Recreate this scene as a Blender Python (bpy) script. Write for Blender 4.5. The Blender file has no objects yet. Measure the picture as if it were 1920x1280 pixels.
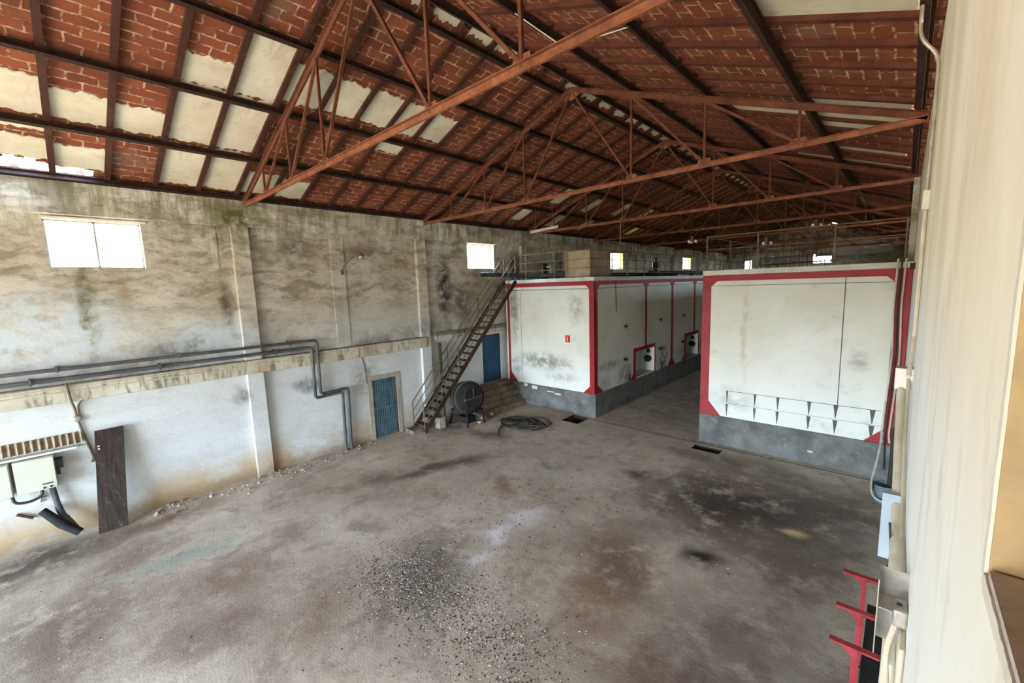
import bpy, bmesh, math, random
from mathutils import Vector, Matrix
random.seed(7)
SC = bpy.context.scene
COL = SC.collection
PI = math.pi

# ------------------------------------------------------------------ camera
cam_d = bpy.data.cameras.new('camera'); cam = bpy.data.objects.new('camera', cam_d); COL.objects.link(cam)
cam_d.sensor_width = 36.0; cam_d.lens = 793.0 * 36 / 1920; cam_d.clip_start = 0.02; cam_d.clip_end = 300
_M = ((0.73494, 0.06362709, -0.67514057), (0.67733898, -0.11701493, 0.72630532), (-0.03278883, -0.99108985, -0.12909606))
cam.matrix_world = Matrix([[r[0], -r[1], -r[2], t] for r, t in zip(_M, (0, 0, 5.2))] + [[0, 0, 0, 1]])
SC.camera = cam

# ------------------------------------------------------------------ view and world
SC.view_settings.view_transform = 'Standard'; SC.view_settings.look = 'None'
SC.view_settings.gamma = 1.0; SC.view_settings.exposure = 3.24
SC.view_settings.use_curve_mapping = False
world = bpy.data.worlds.new('world'); SC.world = world; world.use_nodes = True
wn = world.node_tree; wn.nodes.clear()
_o = wn.nodes.new('ShaderNodeOutputWorld'); _b = wn.nodes.new('ShaderNodeBackground')
_t = wn.nodes.new('ShaderNodeTexCoord'); _s = wn.nodes.new('ShaderNodeSeparateXYZ')
_m = wn.nodes.new('ShaderNodeMapRange'); _m.inputs[1].default_value = -1; _m.inputs[2].default_value = 1
_r = wn.nodes.new('ShaderNodeValToRGB')
_e = _r.color_ramp.elements
_e[0].position = 0.0; _e[0].color = (0.60, 0.49, 0.34, 1)          # sunlit dry yard outside
_e[1].position = 1.0; _e[1].color = (0.42, 0.74, 1.20, 1)
for p, c in ((0.40, (0.50, 0.41, 0.29, 1)), (0.435, (0.16, 0.13, 0.10, 1)), (0.49, (0.15, 0.14, 0.11, 1)), (0.51, (0.92, 1.0, 1.06, 1)), (0.60, (0.64, 0.92, 1.20, 1))):  # dark band below the horizon added to dim the far roof
    q = _e.new(p); q.color = c
wn.links.new(_t.outputs['Generated'], _s.inputs[0]); wn.links.new(_s.outputs[2], _m.inputs[0])
wn.links.new(_m.outputs[0], _r.inputs[0]); wn.links.new(_r.outputs[0], _b.inputs[0])
_b.inputs[1].default_value = 5.2
wn.links.new(_b.outputs[0], _o.inputs[0])
SC.cycles.max_bounces = 6; SC.cycles.diffuse_bounces = 4; SC.cycles.glossy_bounces = 2; SC.cycles.transparent_max_bounces = 8
SC.cycles.use_adaptive_sampling = True; SC.cycles.adaptive_threshold = 0.03
SC.cycles.use_denoising = True
try: SC.cycles.denoiser = 'OPENIMAGEDENOISE'
except Exception: pass

# big daylight openings: portals that guide the sky light in through them
def portal(name, loc, rot, sx, sy):
    l = bpy.data.lights.new(name, 'AREA'); l.shape = 'RECTANGLE'; l.size = sx; l.size_y = sy
    l.cycles.is_portal = True
    o = bpy.data.objects.new(name, l); COL.objects.link(o); o.location = loc; o.rotation_euler = rot
    return o
NEAR_Y = -13.0; RXW = .12
portal('gate_daylight', (-6.9, NEAR_Y - .3, 2.75), (PI / 2, 0, 0), 11.0, 5.3)
WINS = [(0.06, 1.63, 5.92, 6.95), (11.88, 13.42, 5.98, 7.02), (23.56, 25.1, 6.05, 7.08), (35.1, 36.8, 6.1, 7.15)]
ADDED_RWINS = [(23.4, 25.6, 5.95, 7.1), (34.9, 37.3, 5.95, 7.1)]  # added windows, unseen, to light the far end of the hall
for w in ADDED_RWINS:  # portals for the added right-wall windows
    portal('window_daylight', (RXW + .3, (w[0] + w[1]) / 2, (w[2] + w[3]) / 2), (0, PI / 2, 0), w[3] - w[2], w[1] - w[0])
for w in WINS:
    portal('window_daylight', (-13.6, (w[0] + w[1]) / 2, (w[2] + w[3]) / 2), (0, -PI / 2, 0), w[3] - w[2], w[1] - w[0])

# ------------------------------------------------------------------ mesh helpers
class MB:
    def __init__(s): s.v = []; s.f = []; s.smooth = []
    def add(s, vs, fs, smooth=False):
        n = len(s.v); s.v += [tuple(v) for v in vs]
        for f in fs: s.f.append(tuple(i + n for i in f)); s.smooth.append(smooth)
        return s
    def box(s, a, b):
        x0, x1 = sorted((a[0], b[0])); y0, y1 = sorted((a[1], b[1])); z0, z1 = sorted((a[2], b[2]))
        return s.add([(x0, y0, z0), (x1, y0, z0), (x1, y1, z0), (x0, y1, z0), (x0, y0, z1), (x1, y0, z1), (x1, y1, z1), (x0, y1, z1)],
                     [(0, 3, 2, 1), (4, 5, 6, 7), (0, 1, 5, 4), (1, 2, 6, 5), (2, 3, 7, 6), (3, 0, 4, 7)])
    def beam(s, p, q, w, h, up=(0, 0, 1)):
        p, q = Vector(p), Vector(q); d = (q - p).normalized(); up = Vector(up)
        if abs(d.dot(up)) > .99: up = Vector((0, 1, 0))
        r = d.cross(up).normalized(); u = r.cross(d)
        vs = [e + r * a * w / 2 + u * b * h / 2 for e in (p, q) for a, b in ((-1, -1), (1, -1), (1, 1), (-1, 1))]
        return s.add(vs, [(0, 1, 2, 3), (7, 6, 5, 4), (0, 4, 5, 1), (1, 5, 6, 2), (2, 6, 7, 3), (3, 7, 4, 0)])
    def prism(s, pts, n):   # convex or plain polygon extruded along n
        n = Vector(n); k = len(pts); vs = [Vector(p) for p in pts] + [Vector(p) + n for p in pts]
        return s.add(vs, [tuple(range(k - 1, -1, -1)), tuple(range(k, 2 * k))] + [(i, (i + 1) % k, (i + 1) % k + k, i + k) for i in range(k)])
    def tube(s, path, r, seg=8, cap=True, closed=False):
        P = [Vector(p) for p in path]; n = len(P); vs = []; up = Vector((0, 0, 1)); prev = None
        for i, p in enumerate(P):
            a = P[i - 1] if (i > 0 or closed) else p; b = P[(i + 1) % n] if (i < n - 1 or closed) else p
            d = (b - a); d = d.normalized() if d.length > 1e-9 else Vector((0, 0, 1))
            if prev is None:
                prev = d.cross(up); prev = prev.normalized() if prev.length > .05 else d.cross(Vector((1, 0, 0))).normalized()
            x = (prev - d * prev.dot(d)).normalized(); y = d.cross(x); prev = x
            rr = r[i] if isinstance(r, (list, tuple)) else r
            vs += [p + (x * math.cos(t) + y * math.sin(t)) * rr for t in (2 * PI * k / seg for k in range(seg))]
        fs = []
        for i in range(n if closed else n - 1):
            j = (i + 1) % n
            fs += [(i * seg + k, i * seg + (k + 1) % seg, j * seg + (k + 1) % seg, j * seg + k) for k in range(seg)]
        s.add(vs, fs, True)
        if cap and not closed:
            m = len(s.v) - len(vs)
            s.f.append(tuple(m + k for k in range(seg - 1, -1, -1))); s.f.append(tuple(m + (n - 1) * seg + k for k in range(seg))); s.smooth += [False, False]
        return s
    def lathe(s, c, axis, prof, seg=24):   # prof: (distance along axis, radius)
        c = Vector(c); axis = Vector(axis).normalized(); h = Vector((0, 0, 1)) if abs(axis.z) < .9 else Vector((0, 1, 0))
        x = axis.cross(h).normalized(); y = axis.cross(x); n = len(prof)
        vs = [c + axis * t + (x * math.cos(2 * PI * k / seg) + y * math.sin(2 * PI * k / seg)) * max(r, 1e-4) for t, r in prof for k in range(seg)]
        fs = [(i * seg + k, i * seg + (k + 1) % seg, (i + 1) * seg + (k + 1) % seg, (i + 1) * seg + k) for i in range(n - 1) for k in range(seg)]
        m = len(s.v); s.add(vs, fs, True)
        s.f.append(tuple(m + k for k in range(seg - 1, -1, -1))); s.f.append(tuple(m + (n - 1) * seg + k for k in range(seg))); s.smooth += [False, False]
        return s
    def build(s, name, mat, parent=None, bevel=0, **k):
        o3 = Vector(parent['_o']) if parent is not None else Vector((0, 0, 0))
        base = Vector(k.get('origin', (0, 0, 0))) if parent is None else Vector((0, 0, 0))
        me = bpy.data.meshes.new(name)
        me.from_pydata([tuple(Vector(v) - o3 - base) for v in s.v], [], s.f)
        me.polygons.foreach_set('use_smooth', s.smooth); me.materials.append(mat); me.update(); me.set_sharp_from_angle(angle=.7)
        bm = bmesh.new(); bm.from_mesh(me); bmesh.ops.recalc_face_normals(bm, faces=bm.faces); bm.to_mesh(me); bm.free()
        o = bpy.data.objects.new(name, me); COL.objects.link(o); o['_o'] = tuple(o3 + base)
        if parent is not None: o.parent = parent
        else: o.location = base
        if bevel:
            b = o.modifiers.new('edge', 'BEVEL'); b.width = bevel; b.segments = 2; b.limit_method = 'ANGLE'
        return o
def tag(o, label, cat, group=None, kind=None):
    o['label'] = label; o['category'] = cat
    if group: o['group'] = group
    if kind: o['kind'] = kind
    return o
def thing(name, loc, label, cat, group=None, kind=None):
    o = bpy.data.objects.new(name, None); COL.objects.link(o); o.location = loc; o['_o'] = tuple(loc); o.empty_display_size = .1
    return tag(o, label, cat, group, kind)
def roundpath(pts, r=.08, n=4):
    P = [Vector(p) for p in pts]; out = [P[0]]
    for i in range(1, len(P) - 1):
        a = (P[i - 1] - P[i]); b = (P[i + 1] - P[i]); rr = min(r, a.length * .45, b.length * .45)
        p0 = P[i] + a.normalized() * rr; p1 = P[i] + b.normalized() * rr
        for k in range(n + 1):
            t = k / n; out.append(p0 * (1 - t) ** 2 + P[i] * 2 * t * (1 - t) + p1 * t * t)
    out.append(P[-1]); return out
ORD = ['first', 'second', 'third', 'fourth', 'fifth', 'sixth', 'seventh', 'eighth', 'ninth', 'tenth', 'eleventh', 'twelfth', 'thirteenth', 'fourteenth', 'fifteenth',
       'sixteenth', 'seventeenth', 'eighteenth', 'nineteenth', 'twentieth']

# ------------------------------------------------------------------ material helpers
class NT:
    def __init__(s, name, rough=.85, metal=0.0, spec=.3):
        s.m = bpy.data.materials.new(name); s.m.use_nodes = True; s.t = s.m.node_tree; s.n = s.t.nodes; s.l = s.t.links
        s.b = s.n['Principled BSDF']; s.b.inputs['Roughness'].default_value = rough; s.b.inputs['Metallic'].default_value = metal
        s.b.inputs['Specular IOR Level'].default_value = spec
        s.pos = s.n.new('ShaderNodeNewGeometry').outputs['Position']
        s.xyz = None
    def sep(s, i):
        if s.xyz is None:
            q = s.n.new('ShaderNodeSeparateXYZ'); s.l.new(s.pos, q.inputs[0]); s.xyz = q.outputs
        return s.xyz[i]
    def val(s, sock, v):
        if hasattr(v, 'is_output') or hasattr(v, 'links'): s.l.new(v, sock)
        else:
            if isinstance(v, (tuple, list)) and len(v) == 3 and sock.type == 'RGBA': v = (*v, 1)
            sock.default_value = v
    def mapv(s, scale=(1, 1, 1), loc=(0, 0, 0), rot=(0, 0, 0), vec=None, vt='POINT'):
        q = s.n.new('ShaderNodeMapping'); q.vector_type = vt; s.l.new(vec or s.pos, q.inputs[0])
        q.inputs[1].default_value = loc; q.inputs[2].default_value = rot; q.inputs[3].default_value = scale
        return q.outputs[0]
    def noise(s, scale=1, detail=4, rough=.6, vec=None, stretch=None, dist=0, off=(0, 0, 0)):
        q = s.n.new('ShaderNodeTexNoise'); q.inputs['Scale'].default_value = scale; q.inputs['Detail'].default_value = detail
        q.inputs['Roughness'].default_value = rough; q.inputs['Distortion'].default_value = dist
        v = vec or s.pos
        if stretch or any(off): v = s.mapv(stretch or (1, 1, 1), off, vec=v)
        s.l.new(v, q.inputs['Vector']); return q.outputs['Fac']
    def rng(s, x, a, b, c=0.0, d=1.0, smooth=False):
        q = s.n.new('ShaderNodeMapRange'); q.interpolation_type = 'SMOOTHSTEP' if smooth else 'LINEAR'
        s.val(q.inputs[0], x)
        for i, v in enumerate((a, b, c, d)): q.inputs[i + 1].default_value = v
        return q.outputs[0]
    def math(s, op, a, b=0.0, clamp=False):
        q = s.n.new('ShaderNodeMath'); q.operation = op; q.use_clamp = clamp; s.val(q.inputs[0], a); s.val(q.inputs[1], b); return q.outputs[0]
    def mul(s, a, b): return s.math('MULTIPLY', a, b)
    def mix(s, f, a, b, mode='MIX'):
        q = s.n.new('ShaderNodeMix'); q.data_type = 'RGBA'; q.blend_type = mode
        s.val(q.inputs[0], f); s.val(q.inputs[6], a); s.val(q.inputs[7], b); return q.outputs[2]
    def warp(s, amt=.3, scale=1.5):
        q = s.n.new('ShaderNodeTexNoise'); q.inputs['Scale'].default_value = scale; q.inputs['Detail'].default_value = 4; s.l.new(s.pos, q.inputs['Vector'])
        a = s.n.new('ShaderNodeVectorMath'); a.operation = 'SUBTRACT'; s.l.new(q.outputs['Color'], a.inputs[0]); a.inputs[1].default_value = (.5, .5, .5)
        c = s.n.new('ShaderNodeVectorMath'); c.operation = 'MULTIPLY_ADD'; s.l.new(a.outputs[0], c.inputs[0]); c.inputs[1].default_value = (amt * 2,) * 3; s.l.new(s.pos, c.inputs[2])
        return c.outputs[0]
    def blob(s, c, r, rot=0.0, vec=None, soft=.5, rx=(0, 0, 0)):   # 1 inside an ellipsoid patch, ragged through vec
        v = s.mapv(r, c, (rx[0], rx[1], rot), vec, 'TEXTURE')
        q = s.n.new('ShaderNodeVectorMath'); q.operation = 'LENGTH'; s.l.new(v, q.inputs[0])
        return s.rng(q.outputs['Value'], 1 + soft * .3, 1 - soft, 0, 1, True)
    def color(s, c): s.val(s.b.inputs['Base Color'], c); return s
    def bump(s, h, strength=.3, dist=.02):
        q = s.n.new('ShaderNodeBump'); q.inputs['Strength'].default_value = strength; q.inputs['Distance'].default_value = dist
        s.l.new(h, q.inputs['Height']); s.l.new(q.outputs[0], s.b.inputs['Normal']); return s

def plain(name, col, rough=.7, metal=0.0, var=.35, scale=6, dirt=None, dirt_amt=.5, bump=.15):
    t = NT(name, rough, metal); n = t.noise(scale, 5)
    c = t.mix(t.rng(n, .3, .7, 0, 1), tuple(x * (1 - var) for x in col), tuple(min(1, x * (1 + var * .6)) for x in col))
    if dirt: c = t.mix(t.mul(t.rng(t.noise(scale * .35, 6, .7, off=(3, 5, 1)), .45, .62), dirt_amt), c, dirt)
    t.color(c)
    if bump: t.bump(n, bump, .01)
    return t.m

# ---- limewashed walls with mould, soot and damp
def wall_mat(name, left=True):
    t = NT(name, .9, spec=.15); w = t.warp(.25, 1.6); z = t.sep(2)
    base = t.mix(t.rng(t.noise(.55, 5, .65), .35, .65), (.50, .455, .35), (.68, .66, .57))
    lowf = t.rng(z, 5.0, 2.2, 0, 1, True)                                  # cool daylight low on the wall, painted into the colour
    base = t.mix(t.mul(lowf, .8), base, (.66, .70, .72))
    # horizontal trowel streaks of grime
    st = t.noise(1.5, 8, .72, stretch=(1, .45, 1.7), vec=w)
    amt = t.math('ADD', t.rng(z, 3.2, 5.6, .16, 1.0), 0)
    base = t.mix(t.mul(t.rng(st, .46, .60), t.mul(amt, .80)), base, (.25, .21, .145))
    fine = t.noise(5.5, 8, .75, stretch=(1, .5, 1.3), off=(2, 7, 3))
    base = t.mix(t.mul(t.rng(fine, .53, .65), t.mul(amt, .62)), base, (.14, .12, .09))
    # soot and mould under the ring beam and above the ledge
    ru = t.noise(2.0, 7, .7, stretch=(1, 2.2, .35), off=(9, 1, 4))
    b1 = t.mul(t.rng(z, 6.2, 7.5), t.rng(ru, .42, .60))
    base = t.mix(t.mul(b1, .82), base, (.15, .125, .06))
    b2 = t.mul(t.rng(z, 4.6, 3.5), t.rng(z, 3.38, 3.42)); b2 = t.mul(b2, t.rng(t.noise(1.1, 7, .7, off=(1, 3, 8)), .46, .6))
    base = t.mix(t.mul(b2, .6), base, (.10, .095, .085))
    # rising damp
    lo = t.mul(t.rng(z, 1.25, .15, 0, 1, True), t.rng(t.noise(.8, 5, .6, off=(4, 2, 2)), .36, .56))
    base = t.mix(t.mul(lo, .85), base, (.42, .27, .11))
    lo2 = t.mul(t.rng(z, .4, 0, 0, 1, True), .6)
    base = t.mix(lo2, base, (.17, .125, .08))
    if left:  # stains, plus bluish-white blobs painting cool daylight below the window
        for c, r, col, a in (((-13.4, .55, 5.2), (.5, .20, 1.0), (.13, .12, .03), .85), ((-13.4, .5, 4.3), (.5, .12, 1.0), (.25, .24, .12), .6), ((-13.4, 1.2, 5.2), (.5, .14, .8), (.36, .30, .13), .5),
                             ((-13.25, .05, 3.2), (.5, .3, .3), (.13, .13, .03), .8), ((-13.4, 3.2, 4.9), (.5, .22, .9), (.12, .10, .07), .75),
                             ((-13.4, 2.2, 3.95), (.5, .8, .35), (.08, .08, .08), .7), ((-13.4, 3.3, 2.4), (.5, .28, .35), (.24, .24, .2), .9),
                             ((-13.4, 5.1, 6.5), (.5, .6, .6), (.16, .14, .1), .7), ((-13.4, 5.1, 2.4), (.5, .5, .3), (.12, .12, .13), .6),
                             ((-13.4, 10.6, 5.2), (.5, .45, 1.6), (.06, .055, .045), .9), ((-13.4, 11.5, 4.6), (.5, .7, .9), (.14, .12, .1), .7),
                             ((-13.4, 7.2, 6.6), (.5, .9, .3), (.2, .17, .12), .6), ((-13.4, 7.0, 2.2), (.5, .6, .8), (.14, .13, .1), .55),
                             ((-13.4, 14.8, 6.2), (.5, .5, .9), (.07, .06, .05), .8), ((-13.4, 18.2, 6.2), (.5, .4, .9), (.10, .09, .06), .7),
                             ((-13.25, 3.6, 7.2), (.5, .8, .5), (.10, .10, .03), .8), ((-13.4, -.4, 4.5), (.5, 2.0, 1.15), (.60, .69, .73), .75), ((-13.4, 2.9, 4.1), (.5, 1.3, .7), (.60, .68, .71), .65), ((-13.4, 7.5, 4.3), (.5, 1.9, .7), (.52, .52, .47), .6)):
            m = t.blob(c, r, 0, w, .75)
            m = t.mul(m, t.rng(t.noise(3.2, 7, .75, off=(c[1], 0, c[2])), .34, .54))
            base = t.mix(t.mul(m, min(1, a * 1.25)), base, col)
    t.color(base); h = t.noise(9, 8, .65, stretch=(1, 1, 1.5)); t.bump(t.math('ADD', h, t.mul(t.noise(1.7, 4), 2)), .45, .02)
    return t.m
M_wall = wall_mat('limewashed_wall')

def rightwall_mat():
    t = NT('right_wall_limewash', .9, spec=.15)
    st = t.noise(1.6, 7, .6, stretch=(1, .8, .4)); st2 = t.noise(5, 6, .7, stretch=(1, .7, .3), off=(0, 3, 3))
    c = t.mix(t.rng(st, .38, .62), (.76, .68, .47), (.90, .85, .66))
    c = t.mix(t.mul(t.rng(t.sep(2), 5.6, 4.4, 0, 1, True), .8), c, (.88, .92, .90))  # bluish daylight on the lower wall is put into the base colour
    c = t.mix(t.mul(t.rng(st2, .54, .70), .30), c, (.40, .34, .22))
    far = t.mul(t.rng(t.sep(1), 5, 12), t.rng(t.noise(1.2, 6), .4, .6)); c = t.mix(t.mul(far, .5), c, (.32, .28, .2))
    t.color(c); t.bump(t.math('ADD', t.noise(9, 7, .6, stretch=(1, .7, .5)), st), .3, .010); return t.m
M_rwall = rightwall_mat()
def ledge_mat():
    t = NT('stained_ledge', .9, spec=.15); c = t.mix(t.rng(t.noise(1.2, 5), .35, .65), (.50, .46, .34), (.68, .66, .56))
    v = t.noise(2.2, 7, .7, stretch=(1, 2.2, .5)); c = t.mix(t.mul(t.rng(v, .50, .62), .85), c, (.17, .14, .09))
    c = t.mix(t.mul(t.rng(t.noise(.9, 4, .5, stretch=(1, 1.5, .2), off=(0, 4, 0)), .55, .64), .6), c, (.40, .24, .12))
    c = t.mix(t.mul(t.rng(t.sep(2), 3.37, 3.40), .7), c, (.10, .09, .075)); t.color(c); t.bump(v, .4, .015); return t.m
M_ledge = ledge_mat()
M_jamb = plain('ochre_render', (.52, .38, .20), .95, var=.2, scale=9, dirt=(.38, .30, .2), bump=.4)

def concrete(name, a, b, c3, sc=1.2, bump=.35):
    t = NT(name, .88, spec=.2); c = t.mix(t.rng(t.noise(sc, 7, .68), .36, .64), a, b)
    c = t.mix(t.mul(t.rng(t.noise(sc * 2.6, 8, .75, off=(5, 2, 1)), .56, .68), .7), c, c3)
    t.color(c); t.bump(t.noise(sc * 8, 7, .7), bump, .015); return t.m
M_plinth = concrete('grey_cement_plinth', (.10, .10, .095), (.19, .195, .185), (.30, .30, .28), 1.6)
M_step = concrete('dirty_concrete', (.12, .088, .06), (.29, .235, .175), (.07, .05, .035), 2.2)
M_surr = concrete('door_render', (.30, .27, .21), (.46, .43, .36), (.16, .14, .10), 2.5)
M_sill = concrete('dusty_sill', (.46, .44, .42), (.60, .58, .56), (.26, .22, .19), 6)
M_tanktop = concrete('tank_roof_concrete', (.05, .045, .04), (.10, .09, .078), (.03, .027, .022), 1.2)

# ---- tank paint
def tank_mat():
    t = NT('tank_whitewash', .8, spec=.25); w = t.warp(.15, 2.5)
    c = t.mix(t.rng(t.noise(.6, 5, .6), .35, .65), (.70, .68, .56), (.80, .785, .69))
    c = t.mix(t.mul(t.rng(t.sep(2), 3.4, 1.2, 0, 1, True), .55), c, (.76, .81, .81))  # cool sky light on the lower tank faces, mixed into the colour
    c = t.mix(t.mul(t.rng(t.noise(2.2, 8, .72, stretch=(.8, .8, 1.2)), .55, .70), .35), c, (.42, .40, .34))
    for cc, r, col, a in (((-11.2, 13.86, 2.0), (1.7, .6, .42), (.10, .10, .07), .75), ((-12.7, 13.86, 4.0), (.28, .6, 1.4), (.22, .21, .16), .7),
                          ((-9.4, 13.86, 4.3), (.45, .6, .7), (.28, .25, .16), .6), ((-12.8, 13.86, 1.6), (.5, .6, .4), (.16, .14, .13), .6),
                          ((-10.2, 13.86, 1.4), (1.0, .6, .2), (.26, .25, .2), .5), ((-.75, 13.86, 3.0), (.30, .6, .30), (.30, .30, .29), .6),
                          ((-3.45, 13.86, 3.6), (.10, .6, 1.9), (.55, .44, .30), .55), ((-3.7, 13.86, 1.5), (.7, .6, .5), (.34, .35, .33), .45),
                          ((-8.6, 16.4, 1.3), (.6, .9, .6), (.16, .11, .07), .7), ((-8.6, 15.0, 1.9), (.6, 1.2, .25), (.14, .13, .11), .6),
                          ((-8.6, 14.6, 1.1), (.6, .6, .5), (.34, .30, .18), .6), ((-8.6, 16.7, 1.0), (.6, .22, .55), (.05, .035, .03), .95),
                          ((-8.6, 20.2, 1.2), (.6, .6, .9), (.06, .04, .03), .9), ((-8.6, 24.0, 1.5), (.6, 2.2, .9), (.07, .05, .04), .7),
                          ((-8.6, 18.0, 3.6), (.6, .4, 1.4), (.28, .28, .22), .5)):
        m = t.mul(t.blob(cc, r, 0, w, .8), t.rng(t.noise(3.5, 7, .75, off=(cc[0], 0, cc[2])), .38, .56)); c = t.mix(t.mul(m, a), c, col)
    t.color(c); t.bump(t.math('ADD', t.noise(7, 6, .6, stretch=(1, 1, 2)), t.noise(1.3, 3)), .25, .012); return t.m
M_tank = tank_mat()
M_red = plain('red_trim_paint', (.36, .016, .023), .5, var=.25, scale=5, dirt=(.25, .05, .045), dirt_amt=.5, bump=.1)
M_cap = plain('white_coping_paint', (.70, .68, .60), .8, var=.12, scale=4, dirt=(.4, .36, .28), dirt_amt=.35)
M_mark = plain('dark_joint_paint', (.12, .12, .12), .9, var=.3)

# ---- roof brick
def brick_mat():
    t = NT('roof_brick', .9, spec=.15)
    ax = t.math('ABSOLUTE', t.math('ADD', t.sep(0), 6.63)); u = t.mul(ax, 1.067)
    cb = t.n.new('ShaderNodeCombineXYZ'); t.l.new(t.sep(1), cb.inputs[0]); t.l.new(u, cb.inputs[1])
    nz = t.n.new('ShaderNodeTexNoise'); nz.inputs['Scale'].default_value = 5.5; nz.inputs['Detail'].default_value = 3; t.l.new(cb.outputs[0], nz.inputs['Vector'])
    sb = t.n.new('ShaderNodeVectorMath'); sb.operation = 'SUBTRACT'; t.l.new(nz.outputs['Color'], sb.inputs[0]); sb.inputs[1].default_value = (.5, .5, .5)
    ma = t.n.new('ShaderNodeVectorMath'); ma.operation = 'MULTIPLY_ADD'; t.l.new(sb.outputs[0], ma.inputs[0]); ma.inputs[1].default_value = (.07, .06, 0); t.l.new(cb.outputs[0], ma.inputs[2])
    br = t.n.new('ShaderNodeTexBrick'); t.l.new(ma.outputs[0], br.inputs['Vector'])
    br.inputs['Scale'].default_value = 1; br.inputs['Brick Width'].default_value = .40; br.inputs['Row Height'].default_value = .205
    br.inputs['Mortar Size'].default_value = .017; br.inputs['Mortar Smooth'].default_value = .25; br.inputs['Bias'].default_value = -.1
    br.inputs['Color1'].default_value = (.245, .072, .030, 1); br.inputs['Color2'].default_value = (.16, .040, .019, 1); br.inputs['Mortar'].default_value = (.5, .5, .5, 1)
    body = t.mix(t.mul(t.rng(t.noise(1.1, 7, .7), .50, .66), .55), br.outputs['Color'], (.07, .035, .022))
    body = t.mix(t.mul(t.rng(t.noise(.7, 5, .6, off=(3, 8, 1)), .58, .7), .6), body, (.17, .13, .09))
    mor = t.mix(t.rng(t.noise(6, 5, .7, off=(1, 1, 6)), .42, .60), (.16, .055, .032), (.52, .33, .21))
    c = t.mix(br.outputs['Fac'], body, mor)
    t.color(c); t.bump(t.math('ADD', t.mul(br.outputs['Fac'], 1.2), t.mul(t.noise(20, 5), .4)), .6, .02); return t.m
M_brick = brick_mat()
M_plaster = concrete('roof_plaster', (.56, .49, .34), (.68, .62, .47), (.42, .35, .22), 1.4, .2)
def rust_mat(name, a, b, c3, rough=.8):
    t = NT(name, rough, .15); c = t.mix(t.rng(t.noise(3, 7, .7), .36, .62), a, b); c = t.mix(t.mul(t.rng(t.noise(14, 6, .7), .52, .68), .6), c, c3)
    t.color(c); t.bump(t.noise(30, 5), .3, .004); return t.m
M_tie = rust_mat('orange_rust_steel', (.15, .048, .022), (.29, .11, .050), (.07, .027, .017))
M_truss = rust_mat('rusty_truss_steel', (.085, .026, .013), (.17, .058, .028), (.06, .022, .014))
M_purlin = rust_mat('dark_purlin_steel', (.020, .010, .008), (.048, .021, .014), (.10, .038, .02))
M_joistl = rust_mat('brown_joist_steel', (.040, .015, .010), (.080, .027, .017), (.022, .011, .008))
M_joist = rust_mat('red_oxide_joist', (.070, .020, .012), (.125, .036, .021), (.035, .014, .010))
M_stairsteel = rust_mat('stair_steel', (.04, .026, .017), (.085, .058, .035), (.13, .055, .028))
M_rail = rust_mat('railing_steel', (.11, .09, .058), (.23, .19, .125), (.15, .07, .03))
M_stringer = rust_mat('rusty_stringer', (.045, .024, .015), (.09, .042, .024), (.03, .018, .012))
M_oldgreen = rust_mat('old_green_steel', (.07, .08, .045), (.13, .14, .085), (.10, .05, .02))
M_redsteel = rust_mat('red_painted_steel', (.24, .018, .022), (.36, .04, .045), (.16, .03, .03), .5)

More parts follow.
